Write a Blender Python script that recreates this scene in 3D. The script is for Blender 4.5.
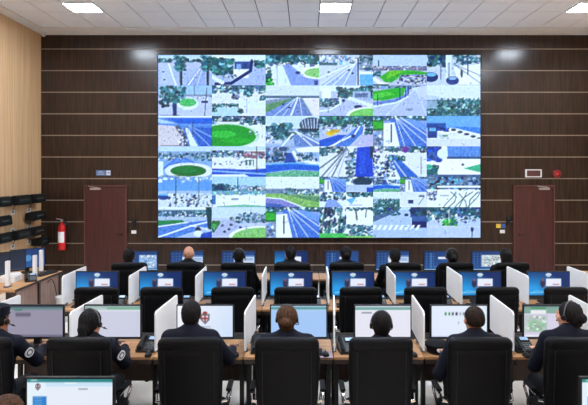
import bpy, bmesh, math, random
import numpy as np
from mathutils import Vector, Matrix

# ------------------------------------------------------------------ clear
for o in list(bpy.data.objects):
    bpy.data.objects.remove(o, do_unlink=True)
S = bpy.context.scene
COL = S.collection
PI = math.pi

# ------------------------------------------------------------------ camera
CAM_Z = 2.42
cam_d = bpy.data.cameras.new('camera')
cam = bpy.data.objects.new('camera', cam_d)
COL.objects.link(cam)
cam.location = (0, 0, CAM_Z)
cam.rotation_euler = (PI / 2, 0, 0)
cam_d.sensor_width = 36.0
cam_d.sensor_fit = 'HORIZONTAL'
cam_d.lens = 36.0 * 565.0 / 588.0
cam_d.shift_x = -12.0 / 588.0
cam_d.shift_y = -30.5 / 588.0
cam_d.clip_start = 0.05
S.camera = cam

# ------------------------------------------------------------------ world, exposure
W = bpy.data.worlds.new('world')
S.world = W
W.use_nodes = True
W.node_tree.nodes['Background'].inputs[0].default_value = (0.5, 0.55, 0.65, 1)
W.node_tree.nodes['Background'].inputs[1].default_value = 0.05
S.view_settings.view_transform = 'Standard'
S.view_settings.look = 'None'
S.view_settings.gamma = 1.0
S.view_settings.exposure = 0.0
S.view_settings.use_curve_mapping = False
LAMP = 93.0            # radiance of the ceiling light diffusers
SCREEN = 1.0           # radiance of a full white monitor pixel
VIDEO = 1.22            # the same for the video wall, which is brighter

# ------------------------------------------------------------------ helpers: colour and materials
def lin(c):
    c = np.asarray(c, float) / 255.0
    return np.where(c <= 0.04045, c / 12.92, ((c + 0.055) / 1.055) ** 2.4)

MATS = {}
def mat(name, rgb, rough=0.5, metal=0.0, spec=0.5, nscale=None, namt=0.0, stretch=(1, 1, 1),
        rgb2=None, bump=0.0, emit=None, estr=0.0, world=False, coat=0.0, coatr=0.1, lo=0.35, hi=0.65):
    if name in MATS:
        return MATS[name]
    m = bpy.data.materials.new(name)
    m.use_nodes = True
    nt = m.node_tree
    b = nt.nodes['Principled BSDF']
    c = lin(rgb)
    b.inputs['Base Color'].default_value = (*c, 1)
    b.inputs['Roughness'].default_value = rough
    b.inputs['Metallic'].default_value = metal
    b.inputs['Specular IOR Level'].default_value = spec
    b.inputs['Coat Weight'].default_value = coat
    b.inputs['Coat Roughness'].default_value = coatr
    if emit is not None:
        b.inputs['Emission Color'].default_value = (*lin(emit), 1)
        b.inputs['Emission Strength'].default_value = estr
    if nscale:
        if world:
            src = nt.nodes.new('ShaderNodeNewGeometry').outputs['Position']
        else:
            src = nt.nodes.new('ShaderNodeTexCoord').outputs['Object']
        mp = nt.nodes.new('ShaderNodeMapping')
        mp.inputs['Scale'].default_value = stretch
        nt.links.new(src, mp.inputs['Vector'])
        nz = nt.nodes.new('ShaderNodeTexNoise')
        nz.inputs['Scale'].default_value = nscale
        nz.inputs['Detail'].default_value = 4
        nt.links.new(mp.outputs[0], nz.inputs['Vector'])
        rp = nt.nodes.new('ShaderNodeValToRGB')
        if rgb2 is None:
            a_, b_ = c * (1 - namt), np.minimum(c * (1 + namt), 1)
        else:
            a_, b_ = c, lin(rgb2)
        rp.color_ramp.elements[0].color = (*a_, 1)
        rp.color_ramp.elements[1].color = (*b_, 1)
        rp.color_ramp.elements[0].position = lo
        rp.color_ramp.elements[1].position = hi
        nt.links.new(nz.outputs['Fac'], rp.inputs[0])
        nt.links.new(rp.outputs[0], b.inputs['Base Color'])
        if bump:
            bp = nt.nodes.new('ShaderNodeBump')
            bp.inputs['Strength'].default_value = bump
            bp.inputs['Distance'].default_value = 0.004
            nt.links.new(nz.outputs['Fac'], bp.inputs['Height'])
            nt.links.new(bp.outputs[0], b.inputs['Normal'])
    MATS[name] = m
    return m

def screen_mat(name='screen', strength=SCREEN):
    if name in MATS:
        return MATS[name]
    m = bpy.data.materials.new(name)
    m.use_nodes = True
    nt = m.node_tree
    b = nt.nodes['Principled BSDF']
    b.inputs['Base Color'].default_value = (0.01, 0.01, 0.012, 1)
    b.inputs['Roughness'].default_value = 0.45
    b.inputs['Specular IOR Level'].default_value = 0.2
    a = nt.nodes.new('ShaderNodeAttribute')
    a.attribute_name = 'Col'
    nt.links.new(a.outputs['Color'], b.inputs['Emission Color'])
    b.inputs['Emission Strength'].default_value = strength
    m.cycles.emission_sampling = 'NONE'
    MATS[name] = m
    return m

M_WOOD_DARK = mat('dark_wenge_laminate', (21, 12, 7), 0.55, spec=0.08, nscale=3.0, stretch=(14, 14, 0.55), rgb2=(60, 39, 28),
                  world=True, coat=0.75, coatr=0.2, lo=0.3, hi=0.72)
M_STRIP = mat('champagne_aluminium_strip', (150, 136, 122), 0.5, 0.1, nscale=20, namt=0.05)
M_OAK = mat('light_oak_laminate', (196, 158, 116), 0.5, nscale=2.2, stretch=(3, 9, 0.25), rgb2=(214, 178, 136), world=True, coat=0.1)
M_TILE = mat('mineral_ceiling_tile', (236, 236, 240), 0.9, nscale=60, namt=0.04, world=True)
M_GRID = mat('ceiling_grid_metal', (84, 84, 92), 0.6, nscale=10, namt=0.03)
M_PLASTER = mat('white_plasterboard', (230, 226, 222), 0.85, nscale=8, namt=0.03, world=True)
M_FLOOR = mat('polished_cream_floor', (216, 211, 202), 0.25, nscale=1.3, rgb2=(230, 226, 219), world=True)
M_DOOR = mat('mahogany_veneer', (46, 13, 13), 0.4, nscale=3.0, stretch=(10, 10, 0.5), rgb2=(78, 26, 25), world=True, coat=0.2, coatr=0.25)
M_FRAME = mat('mahogany_frame', (92, 50, 44), 0.45, nscale=5, stretch=(6, 6, 0.6), namt=0.15, world=True)
M_STEEL = mat('brushed_steel', (190, 190, 192), 0.3, 0.9, nscale=30, namt=0.05)
M_CHROME = mat('chrome', (225, 225, 228), 0.12, 1.0, nscale=6, namt=0.02)
M_BLACKP = mat('black_plastic', (13, 13, 15), 0.5, spec=0.3, nscale=60, namt=0.12)
M_DARKP = mat('charcoal_plastic', (30, 31, 35), 0.5, nscale=60, namt=0.1)
M_GREYP = mat('grey_plastic', (92, 94, 100), 0.5, nscale=60, namt=0.08)
M_LEATHER = mat('black_leather', (8, 8, 10), 0.55, spec=0.12, nscale=90, namt=0.25, bump=0.25)
M_DESK = mat('light_brown_desk_laminate', (164, 118, 76), 0.4, nscale=2.0, stretch=(0.6, 7, 6), rgb2=(190, 144, 98), world=True)
M_DESKEDGE = mat('dark_brown_panel', (46, 32, 27), 0.5, nscale=3, stretch=(6, 6, 1), rgb2=(60, 43, 37), world=True)
M_FASCIA = mat('taupe_pink_laminate', (136, 106, 94), 0.5, nscale=3, stretch=(2, 6, 1), rgb2=(154, 124, 110), world=True)
M_WHITE = mat('white_laminate_panel', (234, 235, 235), 0.5, nscale=5, namt=0.02)
M_WHITEP = mat('white_plastic', (222, 222, 222), 0.4, nscale=30, namt=0.03)
M_RED = mat('extinguisher_red', (196, 18, 22), 0.25, nscale=10, namt=0.08, coat=0.5)
M_PAPER = mat('paper', (228, 226, 226), 0.8, nscale=40, namt=0.03)
M_YELLOW = mat('yellow_plastic', (222, 186, 60), 0.45, nscale=20, namt=0.05)
M_BLUE = mat('blue_plastic', (46, 84, 150), 0.45, nscale=20, namt=0.08)
M_SIGNBLUE = mat('sign_blue', (84, 116, 168), 0.45, nscale=20, namt=0.06)
M_DKRED = mat('dark_red_plastic', (118, 26, 30), 0.4, nscale=20, namt=0.1)
M_MAROON = mat('sign_maroon', (74, 36, 36), 0.4, nscale=20, namt=0.06)
M_NAVY = mat('navy_uniform_cloth', (12, 14, 28), 0.85, spec=0.2, nscale=35, namt=0.25, bump=0.2)
M_BLACKCLOTH = mat('black_jacket_cloth', (10, 10, 14), 0.85, spec=0.2, nscale=35, namt=0.25, bump=0.2)
M_PANTS = mat('dark_trouser_cloth', (13, 14, 22), 0.85, nscale=40, namt=0.2)
M_SHOE = mat('black_shoe_leather', (16, 15, 15), 0.35, nscale=40, namt=0.2)
SKINS = [mat('skin_light', (196, 140, 112), 0.5, nscale=25, namt=0.06), mat('skin_tan', (164, 108, 82), 0.5, nscale=25, namt=0.06),
         mat('skin_brown', (120, 76, 58), 0.5, nscale=25, namt=0.06)]
M_HAIRK = mat('black_hair', (9, 7, 8), 0.75, spec=0.2, nscale=70, stretch=(1, 1, 0.25), rgb2=(24, 20, 20), bump=0.5)
M_HAIRB = mat('brown_hair', (42, 26, 17), 0.75, spec=0.2, nscale=70, stretch=(1, 1, 0.25), rgb2=(86, 56, 36), bump=0.5)
M_HAIRD = mat('dark_brown_hair', (18, 12, 9), 0.75, spec=0.2, nscale=70, stretch=(1, 1, 0.25), rgb2=(42, 28, 21), bump=0.5)
M_GREEN = mat('green_glint', (10, 26, 22), 0.3, nscale=50, namt=0.3)  # dark green tint painted as a reflection, does not glow
M_LCD = mat('phone_display', (60, 80, 110), 0.3, emit=(170, 205, 240), estr=0.8, nscale=5, namt=0.02)
M_LAMP = mat('lamp_diffuser', (245, 245, 245), 0.6, emit=(228, 240, 255), estr=LAMP)
M_PAD = mat('mousepad_cloth', (150, 134, 140), 0.9, nscale=30, namt=0.06)

# ------------------------------------------------------------------ helpers: meshes
class MB:
    """collects vertices and faces of ONE mesh"""
    def __init__(s):
        s.v = []; s.f = []
    def add(s, vs, fs):
        n = len(s.v)
        s.v += [tuple(p) for p in vs]
        s.f += [tuple(i + n for i in f) for f in fs]
        return s
    def box(s, c, d, bev=0.0, R=None):
        bm = bmesh.new()
        bmesh.ops.create_cube(bm, size=1.0)
        for v in bm.verts:
            v.co = Vector((v.co.x * d[0], v.co.y * d[1], v.co.z * d[2]))
        if bev > 0:
            bmesh.ops.bevel(bm, geom=list(bm.edges), offset=bev, segments=2, profile=0.6, affect='EDGES', clamp_overlap=True)
        bm.verts.index_update()
        c = Vector(c)
        vs = [((R @ v.co) if R else v.co) + c for v in bm.verts]
        fs = [[v.index for v in f.verts] for f in bm.faces]
        bm.free()
        return s.add(vs, fs)
    def loft(s, rings, cap=True, closed=False):
        n = len(rings[0]); vs = [p for r in rings for p in r]; fs = []
        m = len(rings)
        for i in range(m if closed else m - 1):
            j = (i + 1) % m
            for k in range(n):
                l = (k + 1) % n
                fs.append((i * n + k, i * n + l, j * n + l, j * n + k))
        if cap and not closed:
            fs.append(tuple(reversed(range(n))))
            fs.append(tuple((m - 1) * n + k for k in range(n)))
        return s.add(vs, fs)
    def tube(s, pts, r, n=8, closed=False):
        pts = [Vector(p) for p in pts]; rings = []
        m = len(pts)
        up = Vector((0, 0, 1))
        prev = None
        for i, p in enumerate(pts):
            if closed:
                t = pts[(i + 1) % m] - pts[i - 1]
            else:
                t = pts[min(i + 1, m - 1)] - pts[max(i - 1, 0)]
            t.normalize()
            if prev is None:
                a = up if abs(t.z) < 0.9 else Vector((1, 0, 0))
                u = (a - t * a.dot(t)).normalized()
            else:
                u = (prev - t * prev.dot(t)).normalized()
            prev = u
            w = t.cross(u)
            rr = r[i] if isinstance(r, (list, tuple)) else r
            rings.append([p + (u * math.cos(2 * PI * k / n) + w * math.sin(2 * PI * k / n)) * rr for k in range(n)])
        return s.loft(rings, True, closed)
    def lathe(s, prof, c=(0, 0, 0), n=16, axis='z'):
        rings = []
        for r, h in prof:
            ring = []
            for k in range(n):
                a = 2 * PI * k / n
                x, y = r * math.cos(a), r * math.sin(a)
                p = (x, y, h) if axis == 'z' else ((x, h, y) if axis == 'y' else (h, x, y))
                ring.append((p[0] + c[0], p[1] + c[1], p[2] + c[2]))
            rings.append(ring)
        return s.loft(rings)
    def ell(s, c, r, nu=14, nv=9):
        rings = []
        for i in range(1, nv):
            t = PI * i / nv
            rings.append([(c[0] + r[0] * math.sin(t) * math.cos(2 * PI * k / nu), c[1] + r[1] * math.sin(t) * math.sin(2 * PI * k / nu),
                           c[2] - r[2] * math.cos(t)) for k in range(nu)])
        return s.loft(rings)
    def prism(s, poly, axis, a, b):
        """poly in the plane normal to axis, extruded from a to b"""
        def P(u, v, w):
            return (w, u, v) if axis == 'x' else ((u, w, v) if axis == 'y' else (u, v, w))
        n = len(poly)
        vs = [P(u, v, a) for u, v in poly] + [P(u, v, b) for u, v in poly]
        fs = [tuple(range(n)), tuple(reversed(range(n, 2 * n)))]
        fs += [(k, n + k, n + (k + 1) % n, (k + 1) % n) for k in range(n)]
        return s.add(vs, fs)
    def mesh(s, name, material, smooth=False):
        me = bpy.data.meshes.new(name)
        me.from_pydata([tuple(v) for v in s.v], [], s.f)
        bm = bmesh.new(); bm.from_mesh(me)
        bmesh.ops.recalc_face_normals(bm, faces=bm.faces)
        bm.to_mesh(me); bm.free()
        if material:
            me.materials.append(material)
        if smooth:
            me.shade_smooth()
            me.set_sharp_from_angle(angle=math.radians(40))
        return me
    def build(s, name, material, parent=None, smooth=False):
        return link(name, s.mesh(name, material, smooth), parent)

def link(name, data, parent=None, loc=None, rz=None):
    o = bpy.data.objects.new(name, data)
    COL.objects.link(o)
    if parent: o.parent = parent
    if loc is not None: o.location = loc
    if rz is not None: o.rotation_euler = (0, 0, rz)
    return o

def tag(o, label, cat, group=None, kind=None):
    o['label'] = label
    if cat: o['category'] = cat
    if group: o['group'] = group
    if kind: o['kind'] = kind
    return o

def thing(name, label, cat, loc=(0, 0, 0), rz=0.0, group=None):
    o = link(name, None, None, loc, rz)
    o.empty_display_size = 0.1
    return tag(o, label, cat, group)

def struct(o):
    o['kind'] = 'structure'
    return o

def copy_tree(o, parent=None):
    c = o.copy()
    COL.objects.link(c)
    c.parent = parent
    for ch in o.children:
        copy_tree(ch, c)
    return c

def one(name, mb, m, parent=None, smooth=False):
    return mb.build(name, m, parent, smooth)

ORD8 = ['leftmost', 'second from left', 'third from left', 'fourth from left', 'fourth from right', 'third from right', 'second from right', 'rightmost']
ORD7 = ['leftmost', 'second from left', 'third from left', 'middle', 'third from right', 'second from right', 'rightmost']

# ------------------------------------------------------------------ painter for flat screen pictures
class Pic:
    def __init__(s, w, h, bg=(255, 255, 255), ss=3):
        s.w, s.h, s.ss = w, h, ss
        s.a = np.empty((h * ss, w * ss, 3)); s.a[:] = bg
        yy, xx = np.mgrid[0:h * ss, 0:w * ss]
        s.X = (xx + 0.5) / (w * ss); s.Y = (yy + 0.5) / (h * ss)
        s.asp = w / h
    def R(s, x0, y0, x1, y1, c):
        m = (s.X >= x0) & (s.X < x1) & (s.Y >= y0) & (s.Y < y1)
        s.a[m] = c; return s
    def P(s, pts, c):
        m = np.zeros(s.X.shape, bool); n = len(pts)
        for i in range(n):
            x1, y1 = pts[i]; x2, y2 = pts[(i + 1) % n]
            if y1 == y2: continue
            cr = ((y1 > s.Y) != (y2 > s.Y)) & (s.X < (x2 - x1) * (s.Y - y1) / (y2 - y1) + x1)
            m ^= cr
        s.a[m] = c; return s
    def E(s, cx, cy, rx, ry, c):
        m = ((s.X - cx) / rx) ** 2 + ((s.Y - cy) / ry) ** 2 < 1
        s.a[m] = c; return s
    def L(s, pts, w, c):
        for (x1, y1), (x2, y2) in zip(pts[:-1], pts[1:]):
            dx, dy = (x2 - x1) * s.asp, y2 - y1
            px, py = (s.X - x1) * s.asp, s.Y - y1
            t = np.clip((px * dx + py * dy) / (dx * dx + dy * dy + 1e-9), 0, 1)
            m = (px - t * dx) ** 2 + (py - t * dy) ** 2 < (w / 2) ** 2
            s.a[m] = c
        return s
    def T(s, x0, y0, x1, y1, n, r, cols, seed=1):
        g = random.Random(seed)
        for _ in range(int(n * 2.2)):
            rr = r * g.uniform(0.35, 0.9)
            c = np.asarray(cols[g.randrange(len(cols))], float) * g.uniform(0.72, 1.3)
            s.E(g.uniform(x0, x1), g.uniform(y0, y1), rr / s.asp * g.uniform(0.8, 1.6), rr, np.minimum(c, 255))
        return s
    def G(s, c0, c1, ang=90):
        t = s.X * math.cos(math.radians(ang)) + s.Y * math.sin(math.radians(ang))
        t = (t - t.min()) / (t.max() - t.min())
        s.a[:] = np.asarray(c0) * (1 - t[..., None]) + np.asarray(c1) * t[..., None]; return s
    def sub(s, o, x0, y0, x1, y1):
        H, Wd = s.X.shape
        for (ys, xs) in [np.nonzero((s.X >= x0) & (s.X < x1) & (s.Y >= y0) & (s.Y < y1))]:
            u = (s.X[ys, xs] - x0) / (x1 - x0); v = (s.Y[ys, xs] - y0) / (y1 - y0)
            oh, ow = o.X.shape
            s.a[ys, xs] = o.a[np.minimum((v * oh).astype(int), oh - 1), np.minimum((u * ow).astype(int), ow - 1)]
        return s
    def camera_look(s, seed):
        # fine picture detail and the cool cast of the camera pictures
        g = np.random.default_rng(seed)
        k = s.ss
        f = g.normal(0, 1, (s.h, s.w)).repeat(k, 0).repeat(k, 1)
        c = g.normal(0, 1, (s.h // 2 + 1, s.w // 2 + 1)).repeat(2 * k, 0).repeat(2 * k, 1)[:s.h * k, :s.w * k]
        rr = random.Random(seed)
        dk = [(44, 84, 110), (60, 96, 140), (90, 130, 170), (240, 248, 255), (170, 206, 236), (36, 70, 120), (206, 226, 246), (70, 130, 130)]
        for _ in range(45):
            y = rr.betavariate(2.2, 2.6); z = 0.35 + 0.9 * abs(y - 0.3)
            w_ = rr.uniform(.006, .022) * z; h_ = rr.uniform(.010, .034) * z
            if rr.random() < 0.25: w_, h_ = w_ * 0.5, h_ * 2.6
            x = rr.random(); col = np.array(dk[rr.randrange(8)], float)
            m = (np.abs(s.X - x) < w_) & (np.abs(s.Y - y) < h_)
            sat = s.a[m].max(1, initial=0) - s.a[m].min(1, initial=255) if m.any() else np.zeros(0)
            if len(sat) and sat.mean() < 90: s.a[m] = s.a[m] * 0.5 + col * 0.5
        lum = s.a.mean(2, keepdims=True)
        amp = 2 + 7 * np.clip(1 - np.abs(lum - 140) / 110, 0, 1)
        s.a = s.a + (f * 0.7 + c * 0.8)[..., None] * amp
        b = s.a.copy()
        for ax in (0, 1):
            b = (np.roll(b, 4, ax) + np.roll(b, -4, ax) + np.roll(b, 2, ax) + np.roll(b, -2, ax) + b) / 5
        s.a = s.a + 0.4 * (s.a - b)
        a = np.clip(s.a / 255, 0, 1) ** 1.25
        s.a = np.clip(a * np.array((0.875, 0.955, 1.03)), 0, 1) * 255
        return s
    def out(s):
        k = s.ss
        return lin(s.a.reshape(s.h, k, s.w, k, 3).mean(axis=(1, 3)))

def picture_mesh(name, pic, w, h, m=None):
    """flat grid in the local XZ plane facing -Y, centred, one colour per vertex"""
    A = pic.out()[::-1]
    ny, nx, _ = A.shape
    xs = np.linspace(-w / 2, w / 2, nx); zs = np.linspace(-h / 2, h / 2, ny)
    gx, gz = np.meshgrid(xs, zs)
    v = np.stack([gx.ravel(), np.zeros(nx * ny), gz.ravel()], 1)
    i = np.arange((ny - 1) * nx).reshape(ny - 1, nx)[:, :-1].ravel()
    f = np.stack([i, i + 1, i + nx + 1, i + nx], 1)
    me = bpy.data.meshes.new(name)
    me.from_pydata(v.tolist(), [], f.tolist())
    at = me.color_attributes.new('Col', 'FLOAT_COLOR', 'POINT')
    at.data.foreach_set('color', np.concatenate([A.reshape(-1, 3), np.ones((nx * ny, 1))], 1).ravel().astype(np.float32))
    me.materials.append(m or screen_mat())
    return me

# ================================================================== THE ROOM
XL, XR, YB, YF, ZC = -6.02, 6.62, 12.84, -3.6, 5.56
floor = struct(one('floor', MB().box(((XL + XR) / 2, (YB + YF) / 2, -0.05), (XR - XL + 0.6, YB - YF + 0.6, 0.1)), M_FLOOR))
struct(one('wall_left', MB().box((XL - 0.1, (YB + YF) / 2, ZC / 2), (0.2, YB - YF, ZC)), M_OAK))
struct(one('wall_right', MB().box((XR + 0.1, (YB + YF) / 2, ZC / 2), (0.2, YB - YF, ZC)), M_OAK))
struct(one('wall_rear', MB().box(((XL + XR) / 2, YF - 0.1, ZC / 2), (XR - XL, 0.2, ZC)), M_OAK))

# back wall: dark boards divided by metal strips
wall_b = struct(one('wall_back', MB().box(((XL + XR) / 2, YB + 0.13, ZC / 2), (XR - XL + 0.4, 0.2, ZC)), M_WOOD_DARK))
strips = [0.306 + 0.491 * k for k in range(11)]
edges = [0.0] + strips + [ZC]
for a, b in zip(edges[:-1], edges[1:]):
    one('wall_board', MB().box(((XL + XR) / 2, YB + 0.015, (a + b) / 2), (XR - XL, 0.03, b - a - 0.02), 0.003), M_WOOD_DARK, wall_b)
for z in strips:
    one('metal_strip', MB().box(((XL + XR) / 2, YB + 0.022, z), (XR - XL, 0.036, 0.019), 0.002), M_STRIP, wall_b)

# ceiling: tiles in a metal grid, plain plasterboard border
ceil = struct(one('ceiling', MB().box(((XL + XR) / 2, (YB + YF) / 2, ZC + 0.08), (XR - XL + 0.4, YB - YF + 0.4, 0.12)), M_GRID))
TY0 = 12.25
tile_me = MB().box((0, 0, 0), (0.580, 0.580, 0.03), 0.004).mesh('ceiling_tile', M_TILE)
cols = list(range(-10, 10))
light_cols = (-8, 0, 8)
light_rows = (2, 6, 10, 14, 18, 22)
rest = MB()
for j in range(26):
    for k in cols:
        if k in light_cols and j in light_rows:
            continue
        c = (0.26 + 0.6 * k + 0.3, TY0 - 0.6 * j - 0.3, ZC + 0.01)
        if j < 7:
            link('ceiling_tile', tile_me, ceil, c)
        else:
            rest.box(c, (0.580, 0.580, 0.03))
r_ = rest.build('ceiling_tile_field', M_TILE, ceil)
r_['kind'] = 'stuff'
bx0, bx1 = 0.26 - 6.0, 0.26 + 6.0
one('plaster_border', MB().box(((XL + XR) / 2, (TY0 + YB) / 2, ZC + 0.005), (XR - XL, YB - TY0 - 0.01, 0.04)), M_PLASTER, ceil)
one('plaster_border', MB().box(((XL + bx0) / 2, (TY0 + YF) / 2, ZC + 0.005), (bx0 - XL - 0.01, TY0 - YF, 0.04)), M_PLASTER, ceil)
one('plaster_border', MB().box(((XR + bx1) / 2, (TY0 + YF) / 2, ZC + 0.005), (XR - bx1 - 0.01, TY0 - YF, 0.04)), M_PLASTER, ceil)
struct(one('trim_1', MB().prism([(YB, ZC - 0.014), (YB - 0.10, ZC - 0.014), (YB - 0.09, ZC - 0.02), (YB - 0.02, ZC - 0.026), (YB, ZC - 0.028)], 'x', XL, XR), M_PLASTER))

# ceiling lights
def ceiling_light():
    t = thing('ceiling_light', '', 'ceiling light', group='square ceiling light panels')
    f = MB()
    for sx, sy, dx, dy in ((0, .285, .59, .02), (0, -.285, .59, .02), (.285, 0, .02, .55), (-.285, 0, .02, .55)):
        f.box((sx, sy, 0), (dx, dy, 0.04), 0.003)
    f.build('frame', M_WHITEP, t)
    MB().box((0, 0, 0.004), (0.55, 0.55, 0.012), 0.002).build('diffuser', M_LAMP, t)
    return t
names = {-8: 'above the left door end of the room', 0: 'above the middle of the video wall', 8: 'above the right door end of the room'}
cl0 = ceiling_light()
first = True
for j in light_rows:
    for k in light_cols:
        o = cl0 if first else copy_tree(cl0)
        first = False
        o.location = (0.26 + 0.6 * k + 0.3, TY0 - 0.6 * j - 0.3, ZC - 0.003)
        if j == 2:
            o['label'] = 'lit white square ceiling panel ' + names[k]
        else:
            o['label'] = 'lit white square ceiling panel further back, behind the picture edge'
            o['group'] = 'ceiling light panels behind the picture edge'

# small corner sensor
t = thing('corner_sensor', 'small white dome sensor in the upper corner above the left wall', 'sensor', (XL + 0.12, YB - 0.14, ZC - 0.088))
MB().lathe([(0.055, 0.075), (0.055, 0.045), (0.048, 0.04)], n=16).build('base', M_WHITEP, t, True)
MB().lathe([(0.048, 0.04), (0.044, 0.015), (0.03, -0.005), (0.008, -0.014)], n=16).build('dome', M_WHITEP, t, True)

# ------------------------------------------------------------------ doors
def door(name, x0, x1, hinge_left, closer_x):
    w = x1 - x0; xc = (x0 + x1) / 2
    d = link(name, None, None, (xc, YB, 0)); struct(d)
    MB().box((0, -0.02, 1.04), (w - 0.06, 0.04, 2.07), 0.004).build('door_leaf', M_DOOR, d)
    f = MB()
    f.box((-w / 2 + 0.012, -0.03, 1.06), (0.03, 0.07, 2.12), 0.004)
    f.box((w / 2 - 0.012, -0.03, 1.06), (0.03, 0.07, 2.12), 0.004)
    f.box((0, -0.03, 2.105), (w, 0.07, 0.03), 0.004)
    f.build('door_frame', M_FRAME, d)
    hx = (w / 2 - 0.12) * (1 if hinge_left else -1)
    h = MB().lathe([(0.026, -0.042), (0.026, -0.052)], (hx, 0, 1.0), 14, 'y')
    h.tube([(hx, -0.05, 1.0), (hx, -0.085, 1.0), (hx - 0.02 * (1 if hinge_left else -1), -0.092, 1.0), (hx - 0.12 * (1 if hinge_left else -1), -0.092, 1.0)], 0.010, 8)
    h.build('door_handle', M_BLACKP, d, True)
    c = MB().box((closer_x, -0.07, 2.04), (0.24, 0.05, 0.05), 0.008).build('door_closer', M_STEEL, d)
    a = MB().tube([(closer_x + 0.08, -0.105, 2.07), (closer_x + 0.02, -0.16, 2.08), (closer_x - 0.16, -0.075, 2.10)], 0.009, 6)
    a.build('closer_arm', M_STEEL, c)
    return d
door('door_1', -5.02, -4.06, True, -0.22)
door('door_2', 4.70, 5.63, False, 0.22)

# ------------------------------------------------------------------ the video wall
FEED_W, FEED_H = 64, 36
sky = (206, 226, 250); pale = (232, 242, 252); road = (186, 200, 236); road2 = (150, 176, 228)
blue = (84, 134, 216); deep = (36, 92, 200); navy = (34, 62, 128); tree = (48, 108, 124); tdark = (30, 72, 98)
green = (64, 186, 66); lgreen = (150, 212, 132); dgreen = (24, 130, 70); grey = (150, 164, 190); white = (246, 250, 254)
tan = (226, 224, 228); lav = (204, 208, 240); cyan = (120, 190, 240)
TR = [tree, tdark, (74, 134, 140), (60, 120, 116), (120, 172, 186), (40, 92, 112)]
BL = [pale, grey, (110, 140, 186), white, (70, 104, 150)]
CR = [navy, (60, 70, 100), white, (90, 110, 160), pale]
def F(bg): return Pic(FEED_W, FEED_H, bg)
def cars(p, pts, r=0.03):
    for i, (x, y) in enumerate(pts):
        p.E(x, y, r, r * 1.3, (navy, (50, 60, 90), (70, 90, 140))[i % 3])
    return p
def lanes(p, vp, xs, w, c, y1=1.05):
    for x in xs:
        p.L([vp, (x, y1)], w, c)
    return p
def stamp(p):
    g = random.Random(7)
    for k in range(12):
        if g.random() < 0.7: p.R(0.05 + k * 0.03, 0.95, 0.07 + k * 0.03, 0.985, (60, 80, 120))
    return p

def feed_blue_road():
    p = F(road2); p.R(0, 0, 1, .16, tree); p.T(0, .02, 1, .14, 24, .06, TR + BL, 3)
    p.P([(.32, .1), (.62, .1), (1, .55), (1, 1), (.4, 1)], blue); p.P([(.45, .1), (.75, .12), (1, .3), (1, .5)], (130, 170, 232))
    lanes(p, (.42, .05), (.6, .82, 1.1), .025, pale); lanes(p, (.5, .05), (1.35,), .03, white)
    p.R(0, .15, .2, .5, dgreen); p.R(0, .2, .18, .42, green); p.R(0, .48, .2, 1, grey); p.T(0, .5, .2, 1, 14, .06, BL, 5)
    p.P([(.2, .25), (.4, .22), (.5, 1), (.2, 1)], white); p.L([(.34, .3), (.34, .85)], .045, (56, 70, 96)); return p

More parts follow.
